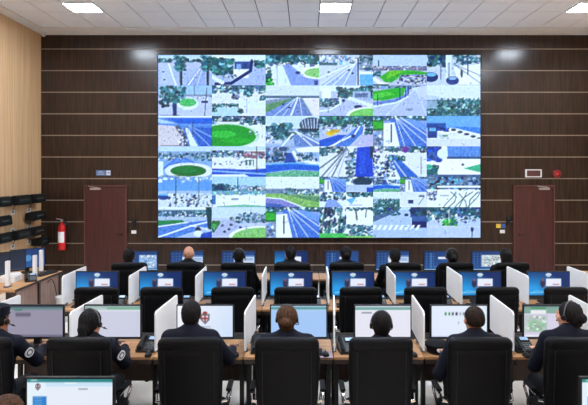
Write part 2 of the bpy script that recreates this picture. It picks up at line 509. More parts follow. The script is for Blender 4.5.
def feeds():
    g = {}
    p = F(road); p.R(0, 0, 1, .16, sky); p.T(0, .16, 1, .26, 30, .07, TR + [grey], 1); p.R(0, .26, 1, .45, lav)
    p.P([(.08, .3), (.2, .3), (.36, 1), (-.02, 1)], (196, 208, 240)); p.L([(.2, .3), (.34, 1)], .05, white); cars(p, [(.1, .55), (.12, .8)], .02)
    p.P([(.8, .32), (.86, .32), (.88, 1), (.5, 1)], (170, 186, 228)); p.L([(.84, .3), (.55, 1)], .04, white); p.L([(.84, .3), (.72, 1)], .02, white)
    for x in (.42, .91): p.L([(x, .1), (x + .01, 1)], .09, tdark); p.T(x - .1, .05, x + .08, .5, 26, .07, TR, 2)
    g[0, 0] = p
    p = F(road); p.R(0, 0, 1, .2, pale); p.T(-.05, .12, .4, .62, 60, .09, TR + [(70, 150, 130)], 4); p.T(.8, .2, 1, .4, 24, .07, TR, 5)
    p.R(.4, .45, .68, .75, white); p.R(.42, .22, .72, .46, (70, 100, 164)); p.R(.46, .3, .54, .45, (150, 180, 226)); p.R(.58, .28, .66, .45, (50, 80, 140))
    p.L([(.08, .94), (.36, .92), (.52, .74), (.72, .52), (.74, .2)], .1, navy); p.L([(0, .7), (.2, .9)], .12, pale); p.T(.2, .66, .5, .78, 10, .04, BL, 6)
    g[0, 1] = p
    p = F(pale); p.R(0, 0, 1, .3, tree); p.T(0, .02, 1, .3, 60, .07, TR, 7); p.T(.1, .25, .9, .4, 20, .05, BL, 8)
    p.P([(.32, .34), (.44, .3), (.7, .66), (1, .8), (1, 1), (.48, 1)], (150, 172, 230)); p.E(.95, .58, .3, .2, white); p.E(.97, .58, .25, .15, lgreen)
    p.E(.6, .58, .045, .05, navy); p.R(.9, .82, .97, .98, (60, 80, 140)); p.T(0, .4, .1, 1, 14, .08, TR, 9); p.T(0, .8, .15, 1, 8, .07, [green, dgreen], 9)
    p.L([(.22, .3), (.22, 1)], .02, grey); g[0, 2] = p
    p = F((214, 222, 244)); p.T(0, .02, .7, .3, 46, .05, BL + [cyan], 10); p.R(0, .26, .34, .34, tree); p.P([(.62, .3), (.72, .3), (.68, 1), (.02, 1)], (176, 194, 236))
    lanes(p, (.68, .26), (.05, .22, .42), .03, white); lanes(p, (.62, .3), (-.4,), .03, white); cars(p, [(.62, .6), (.55, .5), (.18, .56)], .025)
    p.R(.71, .1, .735, 1, navy); p.R(.74, 0, 1, .5, grey); p.T(.76, .02, 1, .5, 24, .06, BL + TR, 11); p.R(.75, .62, 1, 1, cyan); p.R(.75, .56, 1, .63, white); g[0, 3] = p
    p = F(lav); p.R(0, 0, 1, .36, (202, 218, 250)); p.L([(.11, .2), (.11, .5)], .05, (90, 120, 170)); p.R(0, .36, 1, .52, (150, 140, 170)); p.T(0, .36, 1, .5, 40, .035, BL + [(120, 110, 140)], 12)
    p.P([(.12, .72), (.3, .52), (.7, .5), (1, .56), (1, .64), (.6, .64), (.34, .9), (.22, .88)], green); p.P([(.3, .52), (.6, .5), (.5, .6), (.25, .78)], (120, 206, 60))
    p.T(.45, .66, 1, .95, 60, .04, CR + [grey], 13); p.L([(0, .72), (.14, .92), (.3, 1)], .12, white); p.T(0, .55, .14, .7, 12, .05, TR, 14); p.R(.0, .94, .3, 1, tree); g[0, 4] = p
    p = F((210, 220, 246)); p.T(.05, -.02, .35, .35, 40, .09, TR + [navy], 15); p.T(.5, -.02, 1, .3, 46, .06, TR + BL, 16); p.R(.36, 0, .46, .8, pale)
    p.P([(.5, .4), (1, .3), (1, .95), (.6, .95)], white); lanes(p, (.5, .3), (1.1, 1.5), .03, grey); p.E(.08, .72, .14, .16, navy); p.E(.09, .64, .09, .06, cyan)
    p.E(.48, .83, .12, .14, (50, 80, 150)); p.E(.48, .76, .07, .05, (150, 190, 236)); p.R(.25, .3, .28, .8, grey); p.R(.4, .25, .43, .75, grey); p.R(.75, .1, .77, .65, navy); p.E(.65, .6, .02, .14, tdark); g[0, 5] = p

    p = F((204, 212, 242)); p.R(0, 0, 1, .34, (176, 208, 248)); p.R(0, .3, 1, .36, grey); p.T(.5, .36, 1, .44, 14, .03, BL, 17); p.E(.55, .6, .2, .2, pale); p.E(.55, .56, .16, .13, (90, 200, 120))
    p.L([(.31, .4), (.31, 1)], .13, navy); p.T(.05, .06, .5, .55, 46, .075, TR + [(70, 150, 160)], 18); p.T(.02, .4, .2, .7, 8, .06, [tdark], 19)
    p.L([(.67, .0), (.67, .35)], .02, navy); p.L([(.9, .1), (.86, 1)], .03, (70, 90, 120)); p.R(.8, .5, .92, .57, navy); g[1, 0] = stamp(p)
    p = F((232, 236, 248)); p.R(0, 0, 1, .14, tree); p.T(0, .02, 1, .25, 60, .06, TR + BL, 20); p.T(.38, .3, .5, .45, 10, .05, [navy, grey], 21); p.T(0, .6, .5, .7, 34, .04, TR, 22)
    p.R(0, .72, .5, 1, (196, 224, 246)); p.T(.5, .75, .58, .9, 8, .05, TR, 23); p.T(.6, .1, .75, .35, 20, .06, TR, 24); p.T(.9, .35, 1, .5, 10, .05, TR, 25); p.R(.5, .5, 1, .75, pale); p.L([(.65, .45), (.65, .9)], .02, grey); p.T(.0, .7, .08, .85, 8, .05, TR, 26); g[1, 1] = p
    p = F((206, 216, 244)); p.R(0, 0, 1, .4, (222, 232, 250)); p.R(0, .34, 1, .42, (90, 120, 150)); p.P([(0, .62), (.45, .42), (.55, .42), (0, .95)], (110, 160, 120)); p.P([(0, .5), (.4, .4), (.5, .42), (0, .62)], grey)
    p.P([(.54, .42), (.6, .42), (.44, 1), (-.1, 1)], (128, 156, 214)); p.P([(.6, .42), (.66, .42), (.86, 1), (.48, 1)], (128, 150, 206)); p.P([(.7, .42), (1, .42), (1, 1), (.9, 1)], (238, 232, 240))
    lanes(p, (.58, .4), (.12, .3), .022, white); lanes(p, (.6, .4), (.46,), .05, pale); lanes(p, (.63, .4), (.68,), .022, white); lanes(p, (.66, .4), (.88,), .03, (120, 150, 130)); cars(p, [(.33, .62), (.44, .72)], .025); g[1, 2] = p
    p = F((198, 206, 240)); p.R(0, 0, 1, .2, pale); p.R(.05, .1, .22, .45, white); p.T(0, .45, .35, .7, 40, .06, TR + BL, 27); p.T(.35, .1, .75, .4, 40, .07, TR, 28); p.T(.75, .05, 1, .4, 30, .08, TR + [(90, 120, 150)], 29)
    p.R(.62, .2, .95, .5, (180, 196, 226)); p.R(.66, .26, .9, .4, (110, 130, 170)); p.P([(.56, .36), (1, .62), (1, .74), (.52, .46)], pale); p.L([(.38, .4), (.4, .6), (.2, .8), (0, .84)], .05, pale); p.E(.72, .7, .08, .06, navy); p.E(.45, .5, .03, .05, navy)
    p.E(.92, .98, .42, .28, white); p.E(.94, 1.0, .38, .25, (140, 214, 120)); p.R(.16, .6, .18, .9, grey); g[1, 3] = p
    p = F((196, 206, 242)); p.R(0, 0, 1, .12, (140, 170, 190)); p.T(0, 0, 1, .12, 20, .05, TR + BL, 30); p.P([(0, .2), (.5, .08), (.6, .1), (.56, .36), (.2, .5), (0, .5)], (50, 190, 60)); p.P([(0, .3), (.3, .2), (.4, .3), (0, .45)], (96, 210, 80))
    p.L([(0, .6), (.4, .5), (.62, .34), (.66, .05)], .1, (120, 150, 210)); p.L([(0, .7), (.45, .56), (.66, .36)], .05, pale)
    for x, y in ((.09, .3), (.5, .1), (.6, .04), (.66, .0)): p.L([(x, y), (x, y + .35)], .03, navy)
    p.P([(.7, .1), (1, .0), (1, .5)], (214, 220, 246)); lanes(p, (.8, .1), (.2, 1.0), .02, pale); p.E(.68, .78, .07, .05, grey); g[1, 4] = p
    p = F(tree); p.R(0, 0, 1, .48, (228, 238, 252)); p.P([(0, .3), (0, .48), (.5, .48)], (206, 220, 242)); p.T(0, .52, 1, 1, 130, .06, TR + [(120, 160, 160), (150, 180, 180), (80, 130, 110)], 31); p.T(.2, .44, 1, .54, 24, .04, TR, 32); p.L([(.68, .4), (.68, .6)], .03, tdark); p.R(0, .5, .2, .75, (160, 186, 206)); g[1, 5] = p

    p = F((96, 150, 220)); p.R(0, 0, 1, .07, pale); p.P([(.1, .07), (1, .07), (1, .3), (.4, .26)], (30, 112, 216)); p.P([(0, .1), (.45, .3), (0, .24)], (190, 216, 244)); p.R(0, .26, 1, .34, (110, 160, 226))
    p.P([(0, .3), (.3, .34), (.42, .5), (.5, 1), (0, 1)], (222, 214, 222)); p.L([(.36, .38), (.5, .7), (.52, 1)], .14, (100, 110, 136)); p.T(.38, .4, .55, 1, 20, .04, CR, 33); p.P([(.5, .4), (.56, .4), (.74, 1), (.6, 1)], pale)
    p.P([(.58, .36), (1, .4), (1, 1), (.78, 1)], (50, 110, 204)); lanes(p, (.55, .3), (1.0, 1.4), .025, (170, 206, 244)); p.L([(.55, .2), (.55, .6)], .015, navy); p.L([(.64, .2), (.64, .7)], .015, navy); g[2, 0] = stamp(p)
    p = F((236, 240, 250)); p.R(0, 0, 1, .25, tdark); p.T(0, 0, 1, .28, 60, .06, TR + BL, 34); p.R(.1, .2, .5, .26, white); p.R(.35, .28, .6, .33, navy); p.E(.3, .65, .58, .4, (200, 230, 210)); p.E(.28, .66, .54, .37, (20, 168, 56)); p.E(.2, .6, .25, .12, (60, 200, 80)); p.E(.45, .8, .28, .1, (30, 186, 60)); p.T(.7, .5, .85, .62, 8, .03, BL, 35); g[2, 1] = p
    p = F((176, 196, 226)); p.R(0, 0, 1, .42, (214, 230, 250)); p.R(0, .4, .3, .9, (214, 220, 236)); p.T(0, .45, .2, .9, 20, .06, BL, 36); p.T(.15, .28, .48, .75, 50, .08, TR, 37); p.T(0, .35, .3, .5, 16, .05, TR, 38)
    p.E(.85, .3, .22, .24, (74, 92, 130)); 
    for k in range(7): p.L([(.66 + k * .06, .12), (.72 + k * .045, .5)], .03, (190, 206, 236))
    p.R(.6, .42, 1, .55, tdark); p.T(.45, .5, 1, .7, 24, .05, TR + BL, 39); p.P([(.5, .62), (.75, .6), (1, .85), (1, 1), (.55, 1)], (120, 150, 206)); lanes(p, (.55, .5), (.9, 1.15), .04, pale); p.L([(.5, .6), (.3, 1)], .06, pale); g[2, 2] = p
    p = F((196, 206, 240)); p.R(0, 0, 1, .28, tree); p.T(0, 0, 1, .35, 90, .065, TR + [(60, 140, 110)], 40); p.T(.0, .36, .6, .5, 20, .05, BL, 41); p.P([(.1, .56), (.25, .46), (.4, .5), (.2, .68)], (236, 204, 50)); p.P([(.22, .44), (.4, .44), (.36, .54), (.2, .55)], (214, 180, 70))
    p.P([(0, .8), (.35, .62), (.52, .62), (.2, 1), (0, 1)], (36, 104, 208)); p.P([(.7, .36), (.82, .36), (.8, .56), (.55, 1), (.28, 1)], (90, 140, 216)); p.L([(.75, .34), (.66, .6), (.2, 1)], .05, white); p.L([(.84, .36), (.82, .6)], .04, white); p.P([(.82, .6), (1, .55), (1, 1), (.6, 1)], (198, 196, 232)); p.E(.63, .66, .04, .06, navy); p.T(.85, .4, 1, .6, 16, .06, TR, 42); g[2, 3] = p
    g[2, 4] = feed_blue_road()
    p = F((236, 240, 250)); p.R(0, 0, 1, .4, (126, 186, 244)); p.P([(.4, .35), (1, .38), (1, .6)], (70, 146, 226)); p.R(.0, .24, .36, .4, (40, 100, 176)); p.R(.02, .3, .2, .72, (44, 84, 160)); p.R(.05, .4, .17, .5, cyan); p.T(.2, .38, .42, .5, 12, .05, [navy, deep], 43)
    for k in range(5): p.E(.5 + k * .12, .46 + k * .07, .05, .04, (50, 70, 110))
    p.L([(.8, .1), (.8, .5)], .015, grey); p.P([(.2, .6), (.4, .62), (.3, .8)], (200, 214, 220)); p.R(.3, .62, .4, .68, (120, 160, 130)); p.R(0, .75, 1, 1, (226, 230, 246)); g[2, 5] = p

    p = F((150, 186, 232)); p.R(0, 0, 1, .2, (206, 226, 250)); p.R(0, .18, 1, .42, (150, 178, 210)); p.T(0, .22, 1, .46, 60, .045, BL + TR, 44); p.P([(.3, .42), (.5, .42), (.9, .62), (.2, .62)], (110, 156, 226)); p.L([(.34, .4), (.05, .8)], .06, (90, 140, 216)); p.L([(.5, .4), (1, .8)], .06, (90, 140, 216))
    p.E(.57, .8, .44, .26, (232, 238, 250)); p.E(.56, .8, .33, .18, (22, 128, 62)); p.E(.5, .76, .22, .1, (30, 142, 70)); p.R(0, .5, .1, 1, pale); g[3, 0] = stamp(p)
    p = F((236, 240, 250)); p.R(0, 0, 1, .14, sky); p.R(0, .14, .6, .34, (140, 160, 196)); p.T(0, .16, .6, .36, 40, .05, BL + TR, 45); p.R(.6, .18, .98, .4, (158, 120, 140)); p.T(.4, .2, 1, .42, 30, .04, [(170, 110, 120), grey, tdark, white], 46); p.R(.62, .44, .78, .62, (90, 130, 130)); p.R(.66, .46, .69, .62, white); p.R(.73, .46, .76, .62, white); p.T(0, .5, .6, .62, 16, .03, CR, 47); p.P([(0, .72), (.7, .76), (1, .72), (1, 1), (0, 1)], (36, 100, 208)); p.L([(0, .8), (1, .9)], .05, (150, 190, 240)); p.L([(.83, 0), (.83, .85)], .025, (60, 70, 100)); p.P([(0, .92), (.6, .9), (.7, 1), (0, 1)], pale); g[3, 1] = p
    p = F((166, 190, 226)); p.T(0, .06, .4, .5, 50, .08, [(60, 100, 150), tdark, tree, grey], 48); p.P([(.4, .22), (.48, .22), (.58, .56), (.34, .56)], (50, 90, 176)); p.P([(.55, .08), (1, .0), (1, .2), (.6, .2)], white); p.L([(.52, .2), (.6, .42), (.8, .52), (1, .56)], .1, white); p.T(.6, .22, .95, .48, 26, .05, TR + BL, 49); p.P([(0, .58), (.5, .54), (1, .62), (1, .8), (.5, .76), (0, .86)], (36, 112, 214)); p.L([(0, .6), (.5, .55), (1, .62)], .04, cyan); p.P([(0, .88), (.5, .78), (1, .82), (1, 1), (0, 1)], (120, 190, 160)); p.T(0, .88, 1, 1, 20, .03, [(140, 206, 150), (90, 160, 150)], 50); g[3, 2] = p
    p = F((234, 236, 246)); p.T(0, 0, .5, .2, 36, .06, TR + BL, 51); p.T(0, .1, .15, .3, 12, .06, TR, 51); lanes(p, (.5, .1), (-.25, .02, .22), .05, (120, 136, 160)); lanes(p, (.52, .1), (.12, .34), .025, (176, 186, 206)); p.R(.5, .2, .66, 1, (206, 214, 236)); p.T(.5, .1, .68, 1, 30, .06, BL + TR, 52); p.P([(.7, .05), (.98, .0), (1, 1), (.66, 1)], (28, 84, 208)); p.P([(.74, .2), (.86, .2), (.86, .9), (.74, .9)], (44, 100, 216)); p.R(.94, 0, 1, .4, tdark); g[3, 3] = p
    p = F((232, 236, 248)); p.R(0, 0, 1, .16, tree); p.T(0, 0, 1, .2, 50, .06, TR + BL + [(130, 80, 160)], 53); p.E(.6, .12, .06, .1, (130, 60, 170)); p.T(0, .3, .4, 1, 60, .05, [navy, (80, 120, 180), white, tdark, (110, 150, 210)], 54); p.P([(.3, .28), (.4, .28), (.85, 1), (.5, 1)], (56, 120, 208)); p.L([(.32, .3), (.62, 1)], .03, pale); p.T(.3, .3, .6, .48, 24, .04, TR, 55); p.L([(.89, .35), (.89, .9)], .02, (80, 70, 90)); g[3, 4] = p
    p = F((250, 250, 252)); p.T(0, 0, .25, .45, 40, .1, [navy, deep, (60, 110, 180)], 56); p.E(.3, .25, .1, .16, pale); p.P([(.38, 0), (1, 0), (1, .36), (.4, .42)], (110, 160, 226)); 
    for k in range(9): p.L([(.42 + k * .07, 0), (.44 + k * .065, .4)], .015, (80, 126, 200))
    p.R(.38, .34, 1, .42, (60, 96, 150)); p.T(0, .65, .22, 1, 16, .09, [(40, 160, 130), tree], 57); p.P([(.68, .72), (1, .58), (1, .85)], (70, 190, 150)); p.E(.67, .6, .025, .04, navy); p.R(0, .92, 1, 1, (90, 120, 160)); g[3, 5] = p

    p = F((222, 230, 246)); p.R(0, 0, 1, .5, (116, 172, 236)); p.T(0, 0, 1, .18, 20, .06, [(190, 216, 246), sky], 58); p.R(0, .46, 1, .55, (180, 200, 226)); p.E(.1, .66, .1, .1, (30, 80, 160)); p.R(.02, .56, .18, .62, cyan); p.T(.2, .56, 1, .98, 44, .045, CR + [(150, 180, 216)], 59); p.L([(.33, 0), (.33, .95)], .025, (60, 90, 110)); p.L([(.75, 0), (.75, .9)], .02, (60, 90, 130)); g[4, 0] = p
    p = F((236, 240, 250)); p.R(0, 0, 1, .36, (186, 220, 250)); p.L([(.48, .05), (.48, .3)], .03, navy); p.T(0, .26, .3, .48, 30, .07, [tdark, navy, tree], 60); p.T(.3, .3, 1, .46, 44, .05, [tdark, grey, white, (80, 140, 160)], 61); p.R(0, .46, 1, .58, (130, 180, 200)); p.T(0, .5, 1, .6, 20, .04, [lgreen, pale, cyan], 62); p.R(0, .6, .08, .9, (70, 130, 190)); p.P([(.1, .72), (.4, .62), (1, .64), (1, .9), (.2, .96)], white); p.R(.36, .7, .5, .76, grey); p.P([(.1, .96), (.6, .9), (1, .95), (1, 1), (.1, 1)], (140, 200, 180)); g[4, 1] = p
    p = F((150, 190, 150)); p.R(0, 0, 1, .42, (236, 242, 252)); p.R(0, .4, 1, .55, (130, 150, 180)); p.T(.3, .4, 1, .6, 40, .045, BL + TR, 63); p.P([(0, .56), (.3, .56), (1, .8), (1, 1), (.7, 1), (.3, .72), (0, .66)], (150, 196, 120)); p.P([(.4, .6), (1, .66), (1, .84)], (110, 160, 120)); p.P([(0, .7), (.3, .74), (.66, .98), (.66, 1), (0, 1)], (150, 150, 210)); p.L([(0, .68), (.3, .72), (.68, .98)], .04, pale); p.P([(0, .84), (.3, .9), (.4, 1), (0, 1)], (90, 120, 190)); g[4, 2] = p
    q = Pic(FEED_W, FEED_H, pale)
    q.sub(feed_blue_road(), 0, 0, .5, .5)
    a = F(pale); a.T(0, 0, 1, .4, 30, .14, TR + BL, 64); a.E(.6, .35, .35, .3, tdark); a.R(0, .55, 1, 1, (196, 210, 240)); a.R(.75, .7, 1, 1, deep); q.sub(a, .5, 0, 1, .5)
    a = F(pale); a.T(0, 0, 1, .6, 40, .12, TR + BL, 65); a.P([(.3, .5), (.6, .5), (.9, 1), (.2, 1)], road2); q.sub(a, 0, .5, .5, 1)
    a = F(white); a.T(0, 0, 1, .3, 30, .12, TR, 66); a.P([(.0, .5), (.4, .3), (.2, .8)], cyan); a.R(.1, .8, .6, .9, (200, 214, 240)); q.sub(a, .5, .5, 1, 1); g[4, 3] = q
    q = Pic(FEED_W, FEED_H, pale)
    q.sub(g[3, 2], 0, 0, .5, .5); q.sub(feed_blue_road(), .5, 0, 1, .5); q.sub(g[1, 5], 0, .5, .5, 1)
    a = F((228, 234, 246)); a.R(.3, .5, .5, .75, navy); a.R(.7, .2, .9, .32, (90, 100, 120)); a.L([(.7, .8), (.9, .3)], .05, (140, 140, 150)); q.sub(a, .5, .5, 1, 1); g[4, 4] = q
    p = F((244, 246, 252)); p.R(0, 0, 1, .42, (110, 140, 170)); p.T(0, 0, 1, .42, 60, .06, [tdark, (80, 140, 170), cyan, grey, navy], 67); p.R(.2, .3, 1, .36, white); p.R(0, .5, .2, .62, grey); p.T(0, .45, .2, .8, 16, .04, CR, 68)
    for c, k in (((.42, .98), .22), ((.62, .95), .2), ((.86, .98), .2)):
        p.L([(c[0] + .12 * math.sin(k * 8 + t * .5), .5 + t * .1) for t in range(6)], .025, (70, 120, 130))
    p.L([(.45, .5), (.55, .65), (.52, .82), (.4, 1)], .03, (70, 120, 130)); p.L([(.95, .5), (.8, .75), (.78, 1)], .03, (70, 120, 130)); p.L([(.6, .55), (.72, .8), (.74, 1)], .03, (70, 120, 130)); p.L([(.85, .5), (.68, .7), (.6, 1)], .03, (90, 130, 140)); p.R(.25, .6, .42, .63, grey); g[4, 5] = p

    p = F((186, 204, 240)); p.R(0, 0, 1, .1, pale); p.R(0, .1, 1, .3, (90, 120, 150)); p.T(0, .14, .9, .34, 44, .05, TR + BL, 69); p.R(0, .32, .9, .42, (190, 206, 226)); p.P([(0, .44), (.45, .42), (.5, .5), (0, .62)], (40, 150, 96)); p.P([(0, .6), (.5, .5), (1, .42), (1, .6), (.3, 1), (0, 1)], (96, 144, 216)); p.L([(0, .98), (.6, .62), (1, .46)], .05, pale); p.L([(.0, .64), (.55, .5)], .04, white); p.L([(.6, .6), (1, .75)], .04, white); p.P([(.88, .0), (.99, .0), (.99, .74), (.92, .72)], (26, 82, 92)); p.E(.74, .74, .05, .1, (60, 60, 90)); p.E(.74, .86, .08, .1, pale); p.P([(.8, .86), (1, .78), (1, 1), (.78, 1)], (40, 90, 190)); g[5, 0] = p
    p = F((206, 214, 240)); p.R(0, 0, 1, .36, (214, 228, 250)); p.T(.3, .34, 1, .5, 50, .05, TR + BL, 70); p.T(.5, .2, 1, .5, 26, .06, [tree, grey, (120, 150, 170)], 71); p.T(0, .5, .14, .8, 16, .09, [dgreen, tree, (80, 160, 90)], 72); p.P([(.2, .42), (.4, .44), (.5, .64), (.3, .9), (.0, .95)], (190, 196, 226)); cars(p, [(.24, .8), (.36, .58), (.2, .6), (.53, .66), (.32, .72), (.5, .5)], .03); p.E(.9, .98, .58, .36, white); p.E(.92, 1.0, .54, .33, (150, 208, 130)); p.L([(.63, .6), (.63, .9)], .015, grey); g[5, 1] = p
    g[5, 2] = feed_blue_road()
    q = Pic(FEED_W, FEED_H, pale)
    a = F(pale); a.T(0, 0, 1, .85, 90, .09, CR + TR, 73); a.R(0, .85, 1, 1, (90, 200, 110)); q.sub(a, 0, 0, .5, 1)
    a = F(white); a.T(0, 0, 1, .2, 16, .1, TR, 74); a.L([(.35, .15), (.4, .75)], .1, (60, 80, 100)); a.L([(.75, .1), (.72, .6)], .07, tree); q.sub(a, .5, 0, 1, .55)
    a = F(pale); a.T(0, .1, 1, .9, 50, .12, TR + BL, 75); a.R(0, .85, 1, 1, lgreen); q.sub(a, .5, .55, 1, 1); g[5, 3] = q
    p = F((190, 208, 242)); p.R(0, 0, 1, .1, sky); p.T(0, .02, .5, .26, 50, .06, TR + [navy], 76); p.P([(.0, .3), (.5, .08), (.4, .2), (0, .5)], (90, 120, 160)); p.R(.7, .0, 1, .3, (44, 84, 112)); p.T(.7, 0, 1, .4, 24, .07, [tdark, navy, tree], 77); p.R(.72, .46, 1, .68, (24, 44, 120)); p.R(.72, .3, 1, .46, (70, 110, 170)); p.E(.62, .26, .04, .05, navy)
    for k in range(9): p.P([(.03 + k * .1, .58), (.08 + k * .1, .58), (.03 + k * .1, .74), (-.02 + k * .1, .74)], white)
    g[5, 4] = p
    p = F((202, 214, 240)); p.R(0, 0, 1, .3, tree); p.T(0, 0, 1, .5, 80, .06, TR + [navy, grey, pale, (90, 130, 190)], 78); p.P([(.28, .6), (.34, .4), (.55, .4), (.58, .62)], (70, 176, 80)); p.T(.3, .4, .56, .6, 16, .05, [dgreen, (90, 190, 100), tree], 79); p.L([(.42, .1), (.42, .5)], .03, pale); p.E(.84, .72, .03, .09, navy); p.R(.83, .8, .85, .98, navy); p.R(0, .62, 1, .66, (214, 222, 246)); g[5, 5] = p
    return g

VX0, VX1, VZ0, VZ1 = -3.335, 3.935, 0.94, 5.06
vw = thing('video_wall', 'huge lit video wall of traffic camera pictures on the dark back wall', 'video wall', ((VX0 + VX1) / 2, YB, VZ0))
VW, VH = VX1 - VX0, VZ1 - VZ0
MB().box((0, -0.045, VH / 2), (VW + 0.05, 0.088, VH + 0.05), 0.006).build('housing', M_BLACKP, vw)
pics = feeds()
fw, fh = VW / 6, VH / 6
for (r, c), p in sorted(pics.items()):
    if not hasattr(p, 'done'):
        p.camera_look(r * 7 + c); p.done = True
    me = picture_mesh('camera_feed', p, fw - 0.002, fh - 0.002, screen_mat('video_screen', VIDEO))
    link('camera_feed', me, vw, (-VW / 2 + fw * (c + .5), -0.0925, VH - fh * (r + .5)))

# ------------------------------------------------------------------ things on the back wall
t = thing('wall_sign', 'small blue and white sign above the left door', 'sign', (-4.60, YB, 2.34))
MB().box((0, -0.008, 0.06), (0.33, 0.015, 0.12), 0.002).build('backing', M_SIGNBLUE, t)
w_ = MB().box((0.115, -0.017, 0.06), (0.09, 0.005, 0.10)).build('white_panel', M_WHITEP, t)
MB().prism([(0.09, 0.05), (0.13, 0.05), (0.13, 0.03), (0.148, 0.06), (0.13, 0.09), (0.13, 0.07), (0.09, 0.07)], 'y', -0.022, -0.0196).build('arrow', M_SIGNBLUE, w_)
for k in range(3): MB().box((-0.06, -0.0165, 0.03 + 0.03 * k), (0.16 - 0.03 * k, 0.003, 0.008)).build('text_line', M_WHITEP, t)

t = thing('exit_light_box', 'white framed maroon light box above the right door', 'sign', (5.155, YB, 2.30))
f = MB()
f.box((0, -0.03, 0.012), (0.36, 0.06, 0.024), 0.003).box((0, -0.03, 0.168), (0.36, 0.06, 0.024), 0.003)
f.box((-0.168, -0.03, 0.09), (0.024, 0.06, 0.14), 0.003).box((0.168, -0.03, 0.09), (0.024, 0.06, 0.14), 0.003)
f.build('frame', M_WHITEP, t)
MB().box((0, -0.022, 0.09), (0.32, 0.04, 0.14)).build('panel', M_MAROON, t)

t = thing('alarm_sounder', 'round dark red alarm sounder right of the maroon light box', 'alarm', (5.69, YB, 2.38))
MB().lathe([(0.10, 0), (0.10, -0.03), (0.085, -0.05), (0.03, -0.06)], n=20, axis='y').build('bell', M_DKRED, t, True)
MB().lathe([(0.03, -0.055), (0.03, -0.085), (0.015, -0.095)], n=14, axis='y').build('strobe', M_RED, t, True)

def reader(x, z, lab):
    t = thing('access_reader', lab, 'access reader', (x, YB, z))
    MB().lathe([(0.055, 0), (0.055, -0.05), (0.04, -0.062)], (0, 0, 0.06), 16, 'y').build('cover', M_BLACKP, t, True)
    MB().lathe([(0.02, -0.06), (0.016, -0.068)], (0, 0, 0.06), 12, 'y').build('lens', M_DARKP, t)
    MB().box((0, -0.02, -0.035), (0.085, 0.04, 0.11), 0.01).build('keypad', M_BLACKP, t)
reader(-3.90, 1.26, 'black access reader right of the left door')
reader(4.59, 1.30, 'black access reader left of the right door')
def plate(x, z, m, lab, w=0.11, h=0.075):
    t = thing('switch_plate', lab, 'switch plate', (x, YB, z))
    MB().box((0, -0.008, h / 2), (w, 0.015, h), 0.003).build('plate', m, t)
    MB().box((0, -0.018, h / 2), (w * 0.4, 0.008, h * 0.5), 0.002).build('button', m, t)
plate(-3.91, 1.02, M_WHITEP, 'white switch plate under the access reader by the left door')
plate(4.46, 1.03, M_WHITEP, 'white switch plate left of the right door')
plate(4.37, 1.15, M_YELLOW, 'yellow push button plate left of the right door', 0.10, 0.09)
plate(4.48, 1.15, M_BLUE, 'blue push button plate left of the right door', 0.09, 0.09)

t = thing('fire_extinguisher', 'red fire extinguisher with white label hanging on the dark wall', 'extinguisher', (-5.49, YB, 0.66))
MB().lathe([(0.03, 0.0), (0.078, 0.012), (0.083, 0.04), (0.083, 0.50), (0.07, 0.555), (0.035, 0.59), (0.026, 0.60), (0.026, 0.64)], (0, -0.13, 0), 20).build('cylinder', M_RED, t, True)
n = 10
lab = []
for hh in (0.18, 0.42):
    lab.append([(0.0845 * math.cos(-PI / 2 + a), -0.13 + 0.0845 * math.sin(-PI / 2 + a), hh) for a in [(-1.0 + 2.0 * k / n) for k in range(n + 1)]])
lm = MB()
lm.add(lab[0] + lab[1], [(k, k + 1, n + 2 + k, n + 1 + k) for k in range(n)])
lm.build('label_sheet', M_PAPER, t, True)
v_ = MB().box((0, -0.13, 0.66), (0.05, 0.05, 0.05), 0.008).build('valve', M_STEEL, t)
MB().tube([(0, -0.13, 0.685), (-0.05, -0.14, 0.70), (-0.12, -0.15, 0.71)], 0.010, 6).build('lever', M_STEEL, v_)
MB().tube([(0.03, -0.13, 0.66), (0.10, -0.13, 0.64), (0.115, -0.13, 0.5), (0.10, -0.13, 0.25), (0.09, -0.13, 0.2)], 0.011, 8).build('hose', M_BLACKP, t, True)
MB().box((0, -0.03, 0.56), (0.06, 0.06, 0.05), 0.004).build('wall_bracket', M_STEEL, t)

# ------------------------------------------------------------------ things on the left wall
def wall_unit(y, z, L, lab):
    t = thing('wall_unit', lab, 'wall unit', (XL, y, z), 0, 'black wall mounted units on the oak wall')
    # sloped case: profile in x-z, extruded along y
    MB().prism([(0.06, 0.02), (0.24, 0.0), (0.27, 0.03), (0.25, 0.17), (0.21, 0.20), (0.06, 0.16)], 'y', -L / 2, L / 2).build('case', M_BLACKP, t)
    MB().prism([(0.266, 0.045), (0.274, 0.045), (0.258, 0.155), (0.252, 0.155)], 'y', -L / 2 + 0.07, L / 2 - 0.05).build('glint_strip', M_GREEN, t)  # coloured strip standing in for the greenish reflection on the black case
    MB().box((0.03, 0, 0.09), (0.06, 0.14, 0.1), 0.005).build('wall_bracket', M_DARKP, t)
    for k in range(5):
        MB().box((0.268, -L / 2 + 0.14 + k * (L - 0.28) / 4, 0.10), (0.014, 0.035, 0.018), 0.002).build('indicator', M_GREYP, t)
    MB().tube([(0.05, 0.02, 0.03), (0.04, 0.03, -0.05), (0.03, 0.0, -0.12)], 0.006, 6).build('cable', M_BLACKP, t, True)
rows_u = [(1.75, 'top'), (1.38, 'middle'), (1.05, 'bottom')]
cols_u = [(10.84, 0.48, 'nearest'), (11.56, 0.60, 'middle'), (12.24, 0.50, 'farthest')]
for ri, (z, rn) in enumerate(rows_u):
    for ci, (y, L, cn) in enumerate(cols_u):
        if ri == 1 and ci == 1: continue
        wall_unit(y, z, L, 'black sloped wall unit on the oak wall, %s row, %s one' % (rn, cn))
wall_unit(12.45, 0.80, 0.40, 'small lowest black wall unit in the corner by the extinguisher')
